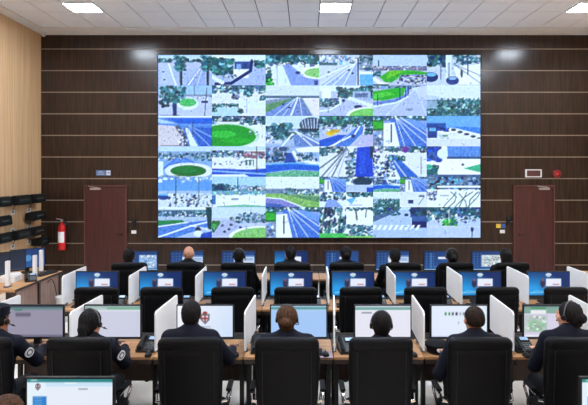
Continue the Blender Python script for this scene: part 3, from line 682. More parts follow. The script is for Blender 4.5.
def socket(y, z, lab):
    t = thing('wall_socket', lab, 'socket', (XL, y, z), 0, 'white wall sockets under the black units')
    MB().box((0.006, 0, 0.05), (0.012, 0.15, 0.10), 0.003).build('plate', M_WHITEP, t)
    MB().box((0.0135, 0, 0.05), (0.006, 0.05, 0.04), 0.002).build('outlet', M_DARKP, t)
for ri, (z, rn) in enumerate(rows_u):
    for ci, (y, L, cn) in enumerate(cols_u):
        socket(y + 0.02, z - 0.205, 'white wall socket under black units, %s row, %s one' % (rn, cn))

# ================================================================== FURNITURE BUILDERS
SCR_W, SCR_H = 0.527, 0.296
def monitor_parts(t, scr_mesh, tilt=0.0):
    bw, bh = SCR_W + 0.024, SCR_H + 0.03
    zc = 0.075 + bh / 2
    b = MB()
    b.box((0, 0.018, zc), (bw, 0.03, bh), 0.006)
    b.box((0, 0.045, zc - 0.02), (bw * 0.55, 0.035, bh * 0.6), 0.012)
    b.build('casing', M_BLACKP, t)
    link('display', scr_mesh, t, (0, 0.0015, zc + 0.004))
    MB().prism([(0.03, 0.02), (0.075, 0.02), (0.08, 0.25), (0.055, 0.25)], 'x', -0.03, 0.03).build('stand_neck', M_BLACKP, t)
    MB().lathe([(0.12, 0.0), (0.12, 0.008), (0.10, 0.015), (0.03, 0.02)], (0, 0.05, 0), 20).build('stand_base', M_BLACKP, t, True)
def monitor(x, y, z, rz, scr_mesh, label, group=None):
    t = thing('monitor', label, 'monitor', (x, y, z), rz, group)
    monitor_parts(t, scr_mesh)
    return t

def keyboard_tree():
    t = thing('keyboard', '', 'keyboard')
    MB().prism([(-0.075, 0.0), (0.075, 0.0), (0.075, 0.022), (-0.075, 0.012)], 'x', -0.22, 0.22).build('base', M_BLACKP, t)
    k = MB()
    for r in range(5):
        for c in range(15):
            if r == 0 and 4 <= c <= 9: continue
            k.box((-0.203 + c * 0.029, -0.056 + r * 0.028, 0.0185 + r * 0.0018), (0.024, 0.022, 0.007))
    k.box((-0.203 + 6.5 * 0.029, -0.056, 0.0185), (0.16, 0.022, 0.007))
    k.build('keys', M_DARKP, t)
    return t
def mouse_tree():
    t = thing('mouse', '', 'mouse')
    rings = []
    for i in range(9):
        s = i / 8
        y = -0.055 + 0.11 * s
        w = 0.031 * math.sqrt(max(0.02, 1 - (2 * s - 1) ** 4)); h = 0.036 * math.sqrt(max(0.03, 1 - (1.7 * s - 0.75) ** 2))
        rings.append([(w * math.cos(a), y, max(0.0, h * math.sin(a))) for a in [PI * k / 8 for k in range(9)]] + [(-w * 0.6, y, 0), (w * 0.6, y, 0)])
    MB().loft(rings).build('shell', M_BLACKP, t, True)
    MB().lathe([(0.009, -0.004), (0.009, 0.004)], (0, 0.03, 0.033), 10, 'x').build('wheel', M_GREYP, t)
    return t
def phone_tree():
    t = thing('desk_phone', '', 'telephone')
    MB().prism([(-0.10, 0.0), (0.10, 0.0), (0.10, 0.085), (0.085, 0.092), (-0.10, 0.025)], 'x', -0.085, 0.085).build('body', M_DARKP, t)
    ang = math.atan2(0.067, 0.185)
    Rx = Matrix.Rotation(ang, 3, 'X')
    MB().box((0.03, 0.055, 0.088), (0.09, 0.06, 0.012), 0.003, Rx).build('bezel', M_BLACKP, t)
    MB().box((0.03, 0.053, 0.0945), (0.072, 0.044, 0.003), 0.0, Rx).build('screen', M_LCD, t)
    k = MB()
    for r in range(4):
        for c in range(3):
            y = -0.075 + r * 0.026
            k.box((0.005 + c * 0.026, y, 0.037 + (y + 0.075) * 0.362), (0.019, 0.016, 0.008), 0.0, Rx)
    k.build('keypad', M_GREYP, t)
    h = MB().tube([(-0.055, -0.095, 0.05), (-0.055, -0.06, 0.072), (-0.055, 0.03, 0.105), (-0.055, 0.075, 0.112)], [0.02, 0.015, 0.015, 0.02], 8)
    h.ell((-0.055, -0.085, 0.047), (0.025, 0.028, 0.02), 10, 6).ell((-0.055, 0.07, 0.104), (0.025, 0.028, 0.02), 10, 6)
    h.build('handset', M_BLACKP, t, True)
    cp = [(-0.06 - 0.02 * math.sin(a * 0.5), -0.10 + a * 0.012, 0.02 + 0.008 * math.cos(a * 3)) for a in range(0, 10)]
    MB().tube(cp, 0.004, 5).build('cord', M_BLACKP, t, True)
    return t

def rrect(w, d, r, n=3):
    pts = []
    for cx, cy, a0 in ((w / 2 - r, d / 2 - r, 0), (-w / 2 + r, d / 2 - r, PI / 2), (-w / 2 + r, -d / 2 + r, PI), (w / 2 - r, -d / 2 + r, 1.5 * PI)):
        for k in range(n + 1):
            a = a0 + PI / 2 * k / n
            pts.append((cx + r * math.cos(a), cy + r * math.sin(a)))
    return pts

def chair_tree():
    """high-backed swivel chair, origin on the floor under the column, sitter faces +y"""
    t = thing('office_chair', '', 'chair')
    # seat cushion
    rings = []
    for z, s in ((0.385, 0.86), (0.40, 0.95), (0.425, 1.0), (0.455, 1.0), (0.472, 0.95), (0.479, 0.8)):
        rings.append([(x, y + 0.01, z) for x, y in rrect(0.52 * s, 0.50 * s, 0.09 * s)])
    MB().loft(rings).build('seat', M_LEATHER, t, True)
    # backrest: padded shell, gently reclined, wrapping, rolled at the top
    rings = []
    prof = [(0.44, .40, .05), (0.47, .45, .08), (0.55, .485, .095), (0.66, .505, .10), (0.78, .515, .10), (0.90, .52, .10), (1.0, .52, .098),
            (1.045, .518, .096), (1.055, .512, .082), (1.065, .518, .10), (1.10, .518, .108), (1.125, .50, .10), (1.142, .46, .075), (1.148, .40, .045)]
    for z, w, th in prof:
        yc = -0.225 - 0.055 * ((z - 0.44) / 0.7) ** 1.2
        ring = []
        for x, y in rrect(w, th, th * 0.42, 4):
            ring.append((x, yc + y + 0.16 * (x / 0.5) ** 2 * 0.45 - 0.0, z))
        rings.append(ring)
    bk = MB().loft(rings).build('backrest', M_LEATHER, t, True)
    # stitched seam panels at the back
    for sx in (-1, 1):
        sm = MB()
        pts = []
        for z, w, th in prof[2:8]:
            x = sx * 0.195
            yc = -0.225 - 0.055 * ((z - 0.44) / 0.7) ** 1.2
            pts.append((x, yc - th / 2 + 0.072 * (x / 0.5) ** 2 - 0.001, z))
        sm.tube(pts, 0.004, 6)
        sm.build('piping', M_BLACKP, bk, True)
    for sx in (-1, 1):
        x = sx * 0.285
        a = MB().tube([(sx * 0.215, -0.20, 0.60), (x, -0.20, 0.61), (x + sx * 0.01, -0.14, 0.640), (x + sx * 0.01, 0.0, 0.648), (x + sx * 0.01, 0.11, 0.640), (x + sx * 0.005, 0.155, 0.60),
                       (x, 0.12, 0.56), (x - sx * 0.01, 0.06, 0.49), (x - sx * 0.03, 0.03, 0.43), (sx * 0.2, 0.02, 0.40)], 0.0125, 8)
        arm = a.build('armrest', M_CHROME, t, True)
        MB().box((x + sx * 0.01, -0.015, 0.666), (0.048, 0.22, 0.026), 0.012).build('arm_pad', M_LEATHER, arm)
    MB().lathe([(0.05, 0.10), (0.05, 0.14), (0.028, 0.15), (0.028, 0.34), (0.07, 0.36), (0.09, 0.386)], n=14).build('column', M_CHROME, t, True)
    b = MB()
    for k in range(5):
        an = 2 * PI * k / 5 + 0.3
        d = Vector((math.cos(an), math.sin(an), 0))
        b.tube([d * 0.03 + Vector((0, 0, 0.12)), d * 0.17 + Vector((0, 0, 0.105)), d * 0.30 + Vector((0, 0, 0.08))], [0.026, 0.022, 0.016], 8)
    b.build('star_base', M_CHROME, t, True)
    cm = MB().lathe([(0.012, -0.026), (0.029, -0.022), (0.03, -0.004), (0.012, 0.0), (0.03, 0.004), (0.029, 0.022), (0.012, 0.026)], (0, 0, 0.03), 12, 'x')
    cm.tube([(0, 0, 0.03), (0, 0.0, 0.085)], 0.009, 6)
    cme = cm.mesh('caster', M_BLACKP, True)
    for k in range(5):
        an = 2 * PI * k / 5 + 0.3
        link('caster', cme, t, (0.30 * math.cos(an), 0.30 * math.sin(an), 0), an)
    return t

DESK_Z = 0.75
PITCH = 0.82
def desk_tree():
    """one work place: origin on the floor, centre of the front edge; runs to +y"""
    t = thing('desk', '', 'desk')
    dp = 0.95
    MB().box((0, 0.27, DESK_Z - 0.0125), (PITCH - 0.008, 0.54, 0.025), 0.002).build('desktop', M_DESK, t)
    MB().box((0, (dp + 0.545) / 2, DESK_Z - 0.06), (PITCH - 0.02, dp - 0.545, 0.02), 0.002).build('cable_tray', M_BLACKP, t)
    MB().box((0, 0.012, DESK_Z - 0.045), (PITCH - 0.02, 0.02, 0.04), 0.002).build('front_rail', M_DESKEDGE, t)
    MB().box((0, dp - 0.06, 0.46), (PITCH - 0.09, 0.02, 0.50), 0.003).build('modesty_panel', M_DESKEDGE, t)
    for sx in (-1, 1):
        x = sx * (PITCH / 2 - 0.035)
        l = MB()
        l.box((x, 0.24, 0.35), (0.04, 0.05, 0.66), 0.004).box((x, dp - 0.12, 0.34), (0.04, 0.05, 0.64), 0.004)
        l.box((x, dp / 2, 0.02), (0.045, dp - 0.14, 0.04), 0.006).box((x, dp / 2, 0.66), (0.04, dp - 0.2, 0.04), 0.004)
        l.build('leg', M_BLACKP, t)
    return t

def divider_tree(L=0.74):
    t = thing('desk_divider', '', 'divider')
    prof = [(0.0, 0.03), (L, 0.03), (L, 0.375), (L - 0.02, 0.388), (0.03, 0.388), (0.0, 0.365)]
    MB().prism(prof, 'x', -0.007, 0.007).build('panel', M_WHITE, t)
    for y in (0.1, 0.36):
        b = MB().box((0, y, 0.018), (0.034, 0.06, 0.036), 0.004)
        b.build('foot_clamp', M_GREYP, t)
    return t

# ------------------------------------------------------------------ screen pictures for the monitors
def crest(p, cx, cy, r, c1=(150, 40, 50), c2=(90, 96, 110)):
    p.P([(cx - r / p.asp, cy - r), (cx + r / p.asp, cy - r), (cx + r * .95 / p.asp, cy + .2 * r), (cx, cy + r * 1.2), (cx - r * .95 / p.asp, cy + .2 * r)], c2)
    p.P([(cx - .7 * r / p.asp, cy - .7 * r), (cx + .7 * r / p.asp, cy - .7 * r), (cx + .6 * r / p.asp, cy + .1 * r), (cx, cy + r * .85), (cx - .6 * r / p.asp, cy + .1 * r)], (236, 214, 220))
    p.R(cx - .18 * r / p.asp, cy - .7 * r, cx + .18 * r / p.asp, cy + .7 * r, c1); p.R(cx - .6 * r / p.asp, cy - .25 * r, cx + .6 * r / p.asp, cy + .1 * r, c1)
    p.E(cx, cy - 1.25 * r, .5 * r / p.asp, .3 * r, c1); return p
SCR = {}
def SP(c): return Pic(72, 40, c)
p = SP((150, 146, 166)); p.R(0, 0, 1, .06, (60, 66, 84)); p.R(0, .06, 1, .13, (96, 132, 136)); p.R(.13, .12, .27, .17, (60, 130, 110)); p.R(.15, .22, .42, .36, (118, 112, 134)); p.R(.15, .27, .42, .31, (90, 86, 110)); p.R(0, .92, 1, 1, (110, 110, 132)); SCR[0] = p
p = SP((204, 206, 226)); p.R(0, 0, 1, .05, (150, 170, 176)); p.R(0, .05, 1, .13, (124, 176, 150)); p.R(.05, .06, .4, .14, (180, 196, 196)); p.R(0, .14, 1, .18, (222, 226, 236)); SCR[1] = p
p = SP((232, 240, 252)); p.G((244, 246, 252), (206, 224, 250), 15); crest(p, .5, .42, .15); p.R(.42, .66, .60, .68, (150, 160, 180)); p.R(.4, .72, .62, .74, (170, 180, 196)); p.L([(.7, .1), (1, .4)], .02, (214, 228, 250)); p.L([(.75, .05), (1, .3)], .02, (220, 232, 252)); SCR[2] = p
p = SP((164, 200, 246)); p.R(0, 0, 1, .04, (190, 214, 236)); p.R(0, .04, 1, .13, (92, 158, 166)); p.R(0, .13, 1, .16, (200, 220, 246)); SCR[3] = p
p = SP((230, 230, 244)); p.R(0, 0, 1, .06, (200, 206, 220)); p.R(0, .06, 1, .14, (110, 166, 160)); p.R(.12, .22, .3, .25, (90, 100, 120)); p.R(0, .14, 1, .17, (246, 246, 250)); SCR[4] = p
p = SP((226, 236, 252)); 
for k, c in enumerate(((40, 130, 80), (50, 140, 70), (40, 50, 70), (30, 30, 40), (170, 180, 190), (120, 130, 150))): p.R(.24 + k * .065, .22, .275 + k * .065, .31, c)
p.R(.48, .5, .5, .58, (150, 170, 200)); p.R(0, .95, 1, 1, (200, 212, 236)); SCR[5] = p
p = SP((212, 208, 230)); p.R(0, 0, 1, .05, (90, 110, 120)); p.R(0, .05, 1, .25, (128, 168, 156)); p.R(.12, .06, .4, .12, (70, 150, 100)); p.R(.12, .14, .4, .26, (232, 236, 240)); p.R(.02, .3, .42, .84, (190, 196, 200)); p.P([(.06, .6), (.18, .4), (.3, .55), (.4, .5), (.4, .8), (.16, .82)], (150, 196, 160)); p.T(.04, .34, .4, .8, 24, .04, [(140, 190, 150), (200, 206, 210), (170, 176, 186)], 3); p.R(0, .92, 1, 1, (230, 228, 240)); SCR[6] = p
# blue log-in desktop of the empty row
def blue_desktop():
    p = SP((20, 80, 176)); t = np.clip(1.15 - ((p.X - .12) ** 2 * 1.2 + (p.Y - .75) ** 2 * 0.9) ** .5 * 1.35, 0, 1)[..., None]
    p.a[:] = np.array((8, 44, 104)) * (1 - t) + np.array((40, 156, 228)) * t
    p.E(.5, .12, .07, .07, (206, 222, 232)); p.R(.46, .16, .54, .22, (170, 196, 214)); p.E(.36, .48, .06, .18, (50, 44, 76)); p.E(.36, .34, .03, .07, (120, 90, 100)); p.R(.42, .5, .48, .7, (120, 110, 130))
    p.R(.44, .28, .80, .60, (232, 236, 250)); p.R(.6, .5, .76, .56, (196, 150, 160)); p.L([(.08, .9), (.2, .8), (.4, .82)], .03, (110, 210, 246)); p.R(.06, .86, .5, .89, (140, 216, 250)); return p
me_blue = picture_mesh('display', blue_desktop(), SCR_W, SCR_H)
def blue_windows(kind):
    p = SP((24, 62, 122)); p.G((22, 52, 108), (44, 96, 166), 60)
    for k in range(3):
        for j in range(6):
            p.R(.06 + k * .1, .12 + j * .13, .10 + k * .1, .17 + j * .13, (84, 126, 180))
    if kind == 0:
        p.R(.45, .2, .97, .9, (150, 190, 232)); p.T(.47, .22, .95, .88, 40, .05, [(210, 228, 246), (90, 140, 200), (240, 246, 252)], 4)
    elif kind == 1:
        p.R(.36, .22, .98, .85, (196, 212, 238)); p.R(.36, .22, .98, .3, (90, 130, 190)); p.R(.4, .36, .6, .78, (238, 244, 252)); p.R(.64, .36, .94, .5, (150, 180, 216)); p.R(.64, .56, .94, .78, (228, 236, 250))
    elif kind == 2:
        p.R(.3, .2, .9, .82, (206, 214, 220)); p.T(.34, .24, .86, .78, 40, .05, [(150, 190, 190), (232, 236, 238), (170, 190, 200), (110, 150, 160)], 6)
    else:
        p.R(.42, .3, .7, .42, (226, 234, 246)); p.R(.2, .1, .22, .9, (90, 140, 200)); p.R(.3, .8, .9, .84, (90, 140, 190))
    p.R(0, .94, 1, 1, (150, 190, 226)); return p
me_win = [picture_mesh('display', blue_windows(k), SCR_W, SCR_H) for k in range(4)]
p = Pic(110, 60, (214, 232, 248)); p.R(0, 0, 1, .07, (40, 132, 136)); p.R(.05, .02, .12, .045, (210, 230, 230)); p.R(0, .07, .22, 1, (226, 240, 250)); p.R(.22, .07, 1, .16, (200, 226, 244)); p.R(.22, .16, 1, 1, (228, 236, 248)); crest(p, .13, .18, .055, (110, 50, 60), (70, 76, 90)); p.R(.60, .2, .71, .225, (120, 130, 150)); p.R(.07, .36, .23, .56, (38, 124, 200)); p.R(.07, .6, .23, .9, (30, 104, 190))
for k in range(4): p.R(.09, .39 + k * .045, .18, .40 + k * .045, (130, 190, 230))
p.R(.44, .08, .58, .1, (240, 250, 252)); me_near = picture_mesh('display', p, SCR_W, SCR_H)
me_scr1 = [picture_mesh('display', SCR[k], SCR_W, SCR_H) for k in range(7)]
p = SP((30, 34, 44)); p.G((26, 30, 40), (46, 56, 80), 45); p.R(0, .94, 1, 1, (70, 80, 100)); me_dark = picture_mesh('display', p, SCR_W, SCR_H)
p = SP((30, 90, 180)); p.G((18, 44, 96), (44, 104, 176), 120); p.E(.5, .5, .1, .18, (80, 140, 196)); me_bl2 = picture_mesh('display', p, SCR_W, SCR_H)

# ================================================================== PEOPLE (implicit surfaces -> one continuous mesh each)
def surface_net(V, xs, ys, zs):
    nx, ny, nz = V.shape
    ins = V < 0
    c = np.zeros((nx - 1, ny - 1, nz - 1), np.int8)
    for a in (0, 1):
        for b in (0, 1):
            for d in (0, 1):
                c += ins[a:nx - 1 + a, b:ny - 1 + b, d:nz - 1 + d]
    act = (c > 0) & (c < 8)
    I, J, K = np.nonzero(act)
    n = len(I)
    idx = -np.ones(act.shape, np.int64); idx[I, J, K] = np.arange(n)
    acc = np.zeros((n, 3)); cnt = np.zeros(n)
    cor = [(a, b, d) for a in (0, 1) for b in (0, 1) for d in (0, 1)]
    for u in cor:
        for ax in range(3):
            if u[ax]: continue
            w = list(u); w[ax] = 1
            v0 = V[I + u[0], J + u[1], K + u[2]]; v1 = V[I + w[0], J + w[1], K + w[2]]
            m = (v0 < 0) != (v1 < 0)
            t = np.where(m, v0 / np.where(m, v0 - v1, 1), 0)
            p0 = np.stack([xs[I + u[0]], ys[J + u[1]], zs[K + u[2]]], 1)
            p1 = np.stack([xs[I + w[0]], ys[J + w[1]], zs[K + w[2]]], 1)
            acc[m] += (p0 + (p1 - p0) * t[:, None])[m]; cnt[m] += 1
    verts = acc / cnt[:, None]
    F_ = []
    for ax in range(3):
        sl0 = [slice(None)] * 3; sl1 = [slice(None)] * 3
        sl0[ax] = slice(0, -1); sl1[ax] = slice(1, None)
        s0 = ins[tuple(sl0)]; s1 = ins[tuple(sl1)]
        A = np.array(np.nonzero(s0 != s1))
        o1, o2 = [(1, 2), (2, 0), (0, 1)][ax]
        ok = (A[o1] > 0) & (A[o2] > 0) & (A[o1] < act.shape[o1]) & (A[o2] < act.shape[o2])
        A = A[:, ok]
        flip = s0[tuple(A)]
        def q(d1, d2):
            B = A.copy(); B[o1] -= d1; B[o2] -= d2
            return idx[tuple(B)]
        Q = np.stack([q(1, 1), q(0, 1), q(0, 0), q(1, 0)], 1)
        Q[~flip] = Q[~flip][:, ::-1]
        F_.append(Q)
    return verts, np.concatenate(F_)

def implicit_mesh(name, prims, step, material, fine=None):
    """prims: ('cap',a,b,ra,rb,k) ('ell',c,r,R,k) ('sub',c,r,R,k)"""
    lo = np.full(3, 1e9); hi = np.full(3, -1e9)
    B = []
    for pr in prims:
        if pr[0] == 'cap':
            a, b = np.array(pr[1], float), np.array(pr[2], float); r = max(pr[3], pr[4])
            l, h = np.minimum(a, b) - r, np.maximum(a, b) + r
        else:
            c, r = np.array(pr[1], float), max(pr[2])
            l, h = c - r, c + r
        B.append((l, h))
        if pr[0] != 'sub':
            lo = np.minimum(lo, l); hi = np.maximum(hi, h)
    lo -= 0.03; hi += 0.03
    ax = []
    for i in range(3):
        st = step[i] if isinstance(step, (tuple, list)) else step
        if fine and fine[i]:
            f0, f1, fs = fine[i]
            pts = [lo[i]]
            while pts[-1] < hi[i]:
                pts.append(pts[-1] + (fs if f0 - st <= pts[-1] <= f1 else st))
            ax.append(np.array(pts))
        else:
            ax.append(np.arange(lo[i], hi[i] + st, st))
    V = np.full((len(ax[0]), len(ax[1]), len(ax[2])), 0.2, np.float32)
    for pr, (l, h) in zip(prims, B):
        k = pr[5] if pr[0] == 'cap' else pr[4]
        mg = k + 0.03
        s = [slice(max(0, np.searchsorted(ax[i], l[i] - mg) - 1), np.searchsorted(ax[i], h[i] + mg) + 1) for i in range(3)]
        x = ax[0][s[0]][:, None, None]; y = ax[1][s[1]][None, :, None]; z = ax[2][s[2]][None, None, :]
        if pr[0] == 'cap':
            a, b = np.array(pr[1], float), np.array(pr[2], float); d = b - a
            t = np.clip(((x - a[0]) * d[0] + (y - a[1]) * d[1] + (z - a[2]) * d[2]) / (d @ d + 1e-12), 0, 1)
            D = np.sqrt((x - a[0] - t * d[0]) ** 2 + (y - a[1] - t * d[1]) ** 2 + (z - a[2] - t * d[2]) ** 2) - (pr[3] + (pr[4] - pr[3]) * t)
        else:
            c = pr[1]; r = pr[2]; R = pr[3]
            px, py, pz = x - c[0], y - c[1], z - c[2]
            if R is not None:
                px, py, pz = (R[0][0] * px + R[1][0] * py + R[2][0] * pz, R[0][1] * px + R[1][1] * py + R[2][1] * pz, R[0][2] * px + R[1][2] * py + R[2][2] * pz)
            k0 = np.sqrt((px / r[0]) ** 2 + (py / r[1]) ** 2 + (pz / r[2]) ** 2)
            k1 = np.sqrt((px / r[0] ** 2) ** 2 + (py / r[1] ** 2) ** 2 + (pz / r[2] ** 2) ** 2) + 1e-9
            D = k0 * (k0 - 1) / k1
        blk = V[s[0], s[1], s[2]]
        if pr[0] == 'sub':
            hh = np.clip(0.5 - 0.5 * (blk + D) / k, 0, 1)
            V[s[0], s[1], s[2]] = blk * (1 - hh) + (-D) * hh + k * hh * (1 - hh)
        else:
            hh = np.clip(0.5 + 0.5 * (blk - D) / k, 0, 1)
            V[s[0], s[1], s[2]] = blk * (1 - hh) + D * hh - k * hh * (1 - hh)
    v, f = surface_net(V, *ax)
    me = bpy.data.meshes.new(name)
    me.from_pydata(v.tolist(), [], f.tolist())
    me.materials.append(material)
    me.shade_smooth()
    return me

def ik(a, b, l1, l2, pole):
    a, b = Vector(a), Vector(b); d = b - a; L = min(d.length, (l1 + l2) * 0.999); u = d.normalized()
    b = a + u * L
    x = (l1 * l1 - l2 * l2 + L * L) / (2 * L); h = math.sqrt(max(0, l1 * l1 - x * x))
    p = Vector(pole); p = (p - u * p.dot(u)).normalized()
    return a + u * x + p * h, b

HEAD_Z = 1.185
def head_prims(c, yaw, pitch=0.0):
    R = Matrix.Rotation(yaw, 3, 'Z') @ Matrix.Rotation(pitch, 3, 'X')
    def P(x, y, z): return tuple(Vector(c) + R @ Vector((x, y, z)))
    E = lambda p_, r, k=0.012: ('ell', P(*p_), r, R, k)
    pr = [E((0, -.012, .025), (.074, .092, .09), .02), E((0, .022, -.04), (.058, .066, .072), .03), E((0, .05, -.085), (.034, .034, .026), .02)]
    pr += [('cap', P(0, .088, .012), P(0, .106, -.026), .008, .013, .012), E((0, .098, -.028), (.016, .012, .010), .01)]
    for s in (-1, 1):
        pr.append(('sub', P(s * .031, .098, .012), (.017, .014, .011), R, .01))
        pr.append(E((s * .031, .081, .011), (.0135, .0125, .0115), .003))
        pr.append(('cap', P(s * .016, .091, .03), P(s * .046, .08, .03), .006, .005, .01))
        pr.append(E((s * .045, .06, -.025), (.022, .02, .02), .02))
        pr.append(E((s * .076, -.008, -.004), (.009, .02, .032), .008))
    pr += [E((0, .089, -.058), (.026, .010, .007), .006), ('sub', P(0, .102, -.0585), (.022, .006, .002), R, .003)]
    return pr

def person_prims(hands, yaw, dz=0.0, lean=0.0, pitch=0.0, hx=0.0):
    """returns body, jacket, trouser primitive lists and the head centre; local: feet on the floor, faces +y"""
    nb = Vector((hx * 0.4, 0.01 + lean, 1.055 + dz)); hc = Vector((hx, 0.045 + lean, HEAD_Z + dz))
    ch = Vector((hx * 0.3, lean * 0.7, 0.90 + dz))
    body = [('ell', tuple(ch), (.145, .095, .19), None, .03), ('ell', (0, 0.0, .70), (.135, .10, .2), None, .05), ('ell', (0, -.01, .58), (.16, .12, .10), None, .05)]
    jac = [('ell', tuple(ch), (.168, .118, .20), None, .03), ('ell', (0, 0.0, .70), (.158, .125, .2), None, .06), ('ell', (0, -.01, .60), (.18, .14, .10), None, .06)]
    body.append(('cap', tuple(nb + Vector((0, -.005, -.03))), tuple(hc + Vector((0, -.015, -.05))), .055, .05, .025))
    jac.append(('cap', tuple(nb + Vector((0, -.008, -.02))), tuple(nb + Vector((0, -.002, .03))), .066, .062, .02))
    tro = [('ell', (0, -.01, .585), (.175, .135, .10), None, .05)]
    shoes = []
    for s, tgt in zip((-1, 1), hands):
        sh = Vector((s * .175 + hx * 0.3, lean + 0.0, 1.005 + dz))
        el, wr = ik(sh, tgt, 0.29, 0.255, (s * 0.55, -0.35, -1.0))
        body += [('cap', tuple(nb + Vector((s * .03, 0, 0))), tuple(sh), .05, .045, .04), ('cap', tuple(sh), tuple(el), .046, .037, .02), ('cap', tuple(el), tuple(wr), .038, .026, .015)]
        wj = el + (wr - el) * 0.93
        jac += [('cap', tuple(nb + Vector((s * .03, 0, -.01))), tuple(sh), .058, .06, .05), ('cap', tuple(sh), tuple(el), .066, .054, .03), ('cap', tuple(el), tuple(wj), .054, .040, .02)]
        # hand: palm, four fingers, thumb
        f = (wr - el); f.z = 0
        f = (f.normalized() * 0.7 + Vector((0, 0.6, 0))).normalized(); u = Vector((0, 0, 1)); sd = f.cross(u).normalized() * (1 if s > 0 else -1) * 1.0
        # sd points away from the thumb side (to the little finger)
        kn = []
        for q, off in enumerate((-.030, -.010, .011, .030)):
            k_ = wr + f * (.088 - .004 * abs(q - 1)) + sd * off + u * 0.006
            kn.append(k_)
            body.append(('cap', tuple(wr + sd * off * .5 + f * .01), tuple(k_), .0135, .0115, .012))
        for q, ln in enumerate((.070, .078, .072, .056)):
            d1 = (f + sd * (q - 1.5) * 0.11 - u * 0.12).normalized(); d2 = (f + sd * (q - 1.5) * 0.08 - u * 0.75).normalized()
            m = kn[q] + d1 * ln * .52; e = m + d2 * ln * .42
            e.z = max(e.z, DESK_Z + 0.010)
            body += [('cap', tuple(kn[q]), tuple(m), .0092, .0085, .004), ('cap', tuple(m), tuple(e), .0085, .0068, .003)]
        tb = wr + f * .03 - sd * .022
        tm = tb + (f * .6 - sd * .75).normalized() * .040; te = tm + (f * .95 - sd * .2 - u * .15).normalized() * .034
        body += [('cap', tuple(tb), tuple(tm), .013, .0105, .008), ('cap', tuple(tm), tuple(te), .0105, .008, .004)]
        hip = Vector((s * .09, .0, .575)); kne = Vector((s * .12, .40, .545)); ank = Vector((s * .12, .36, .10))
        body += [('cap', tuple(hip), tuple(kne), .072, .052, .03), ('cap', tuple(kne), tuple(ank), .05, .034, .02), ('cap', tuple(ank + Vector((0, -.03, -.05))), tuple(ank + Vector((s * .01, .13, -.06))), .033, .026, .02)]
        tro += [('cap', tuple(hip), tuple(kne), .084, .064, .03), ('cap', tuple(kne), tuple(ank + Vector((0, 0, .02))), .062, .052, .02)]
        shoes.append([('cap', tuple(ank + Vector((0, -.035, -.058))), tuple(ank + Vector((s * .012, .14, -.066))), .041, .033, .02), ('cap', tuple(ank), tuple(ank + Vector((0, 0, -.04))), .044, .044, .02)])
    body += head_prims(hc, yaw, pitch)
    return body, jac, tro, shoes, hc

PCACHE = {}
def person_meshes(key, **kw):
    if key not in PCACHE:
        b, j, t_, sh, hc = person_prims(**kw)
        body = implicit_mesh('body', b, (.0065, .0085, .0085), SKINS[0], fine=(None, (0.40, 0.62, .006), (0.75, 0.82, .006)))
        PCACHE[key] = (body, implicit_mesh('jacket', j, .0115, M_NAVY), implicit_mesh('trousers', t_, .014, M_PANTS), [implicit_mesh('shoe', q, .012, M_SHOE) for q in sh], hc)
    return PCACHE[key]

HC = {}
def hair_mesh(style):
    """in head coordinates"""
    if style in HC: return HC[style]
    I3 = None
    E = lambda p_, r, k=.012: ('ell', p_, r, I3, k)
    if style == 'short':
        pr = [E((0, -.018, .03), (.081, .098, .096), .02), E((0, -.06, -.02), (.062, .045, .05), .03),
              ('sub', (0, .115, -.045), (.12, .10, .115), None, .012), ('sub', (0, -.03, -.138), (.12, .12, .085), None, .01)]
    elif style == 'crop':
        pr = [E((0, -.015, .028), (.079, .096, .093), .02), E((0, -.055, 0), (.06, .042, .045), .03),
              ('sub', (0, .11, -.04), (.12, .10, .12), None, .012), ('sub', (0, -.03, -.115), (.12, .12, .085), None, .01)]
    elif style == 'bun':
        pr = [E((0, -.018, .028), (.085, .10, .096), .02), E((0, -.07, -.03), (.06, .045, .06), .03), E((0, -.115, .0), (.045, .038, .042), .012),
              ('sub', (0, .118, -.045), (.12, .10, .115), None, .012), ('sub', (0, -.02, -.17), (.12, .09, .085), None, .01)]
    elif style == 'ponytail':
        pr = [E((0, -.018, .028), (.085, .10, .096), .02), E((0, -.07, -.03), (.062, .05, .065), .03), E((0, -.11, -.02), (.04, .035, .04), .02),
              ('cap', (0, -.118, -.03), (.01, -.125, -.13), .034, .03, .02), ('cap', (.01, -.125, -.13), (.015, -.12, -.21), .03, .012, .02),
              ('sub', (0, .118, -.045), (.12, .10, .115), None, .012)]
    elif style == 'long':
        pr = [E((0, -.018, .028), (.086, .10, .097), .02), E((0, -.05, -.06), (.085, .06, .11), .03), E((0, -.05, -.13), (.08, .045, .08), .03),
              ('sub', (0, .118, -.06), (.105, .10, .14), None, .012)]
    me = implicit_mesh('hair', pr, .006, M_HAIRK)
    g = random.Random(style)
    for v in me.vertices:      # combed, slightly uneven strands
        an = math.atan2(v.co.x, -v.co.y)
        d = 0.0016 * math.sin(an * 23 + v.co.z * 40) + 0.0014 * math.sin(an * 41 + v.co.z * 90 + 1.3) + g.uniform(-.0012, .0012)
        v.co += v.normal * d
    HC[style] = me
    return me

HS = {}
def headset_meshes(side):
    if side in HS: return HS[side]
    band = MB().tube([(.090 * math.cos(a), -.012, .012 + .117 * math.sin(a)) for a in [PI * (k / 18.0) for k in range(19)]], 0.005, 8).mesh('headset', M_GREYP, True)
    cup = MB().lathe([(.010, -.008), (.021, -.008), (.024, 0), (.021, .008), (.010, .009)], (0, -.008, 0), 14, 'x').mesh('ear_cup', M_BLACKP, True)
    s = side
    boom = MB().tube([(s * .092, 0, -.02), (s * .098, .05, -.05), (s * .085, .10, -.07), (s * .045, .128, -.072)], .0035, 6)
    boom.ell((s * .04, .13, -.072), (.011, .009, .009), 8, 6)
    HS[side] = (band, cup, boom.mesh('microphone', M_BLACKP, True))
    return HS[side]

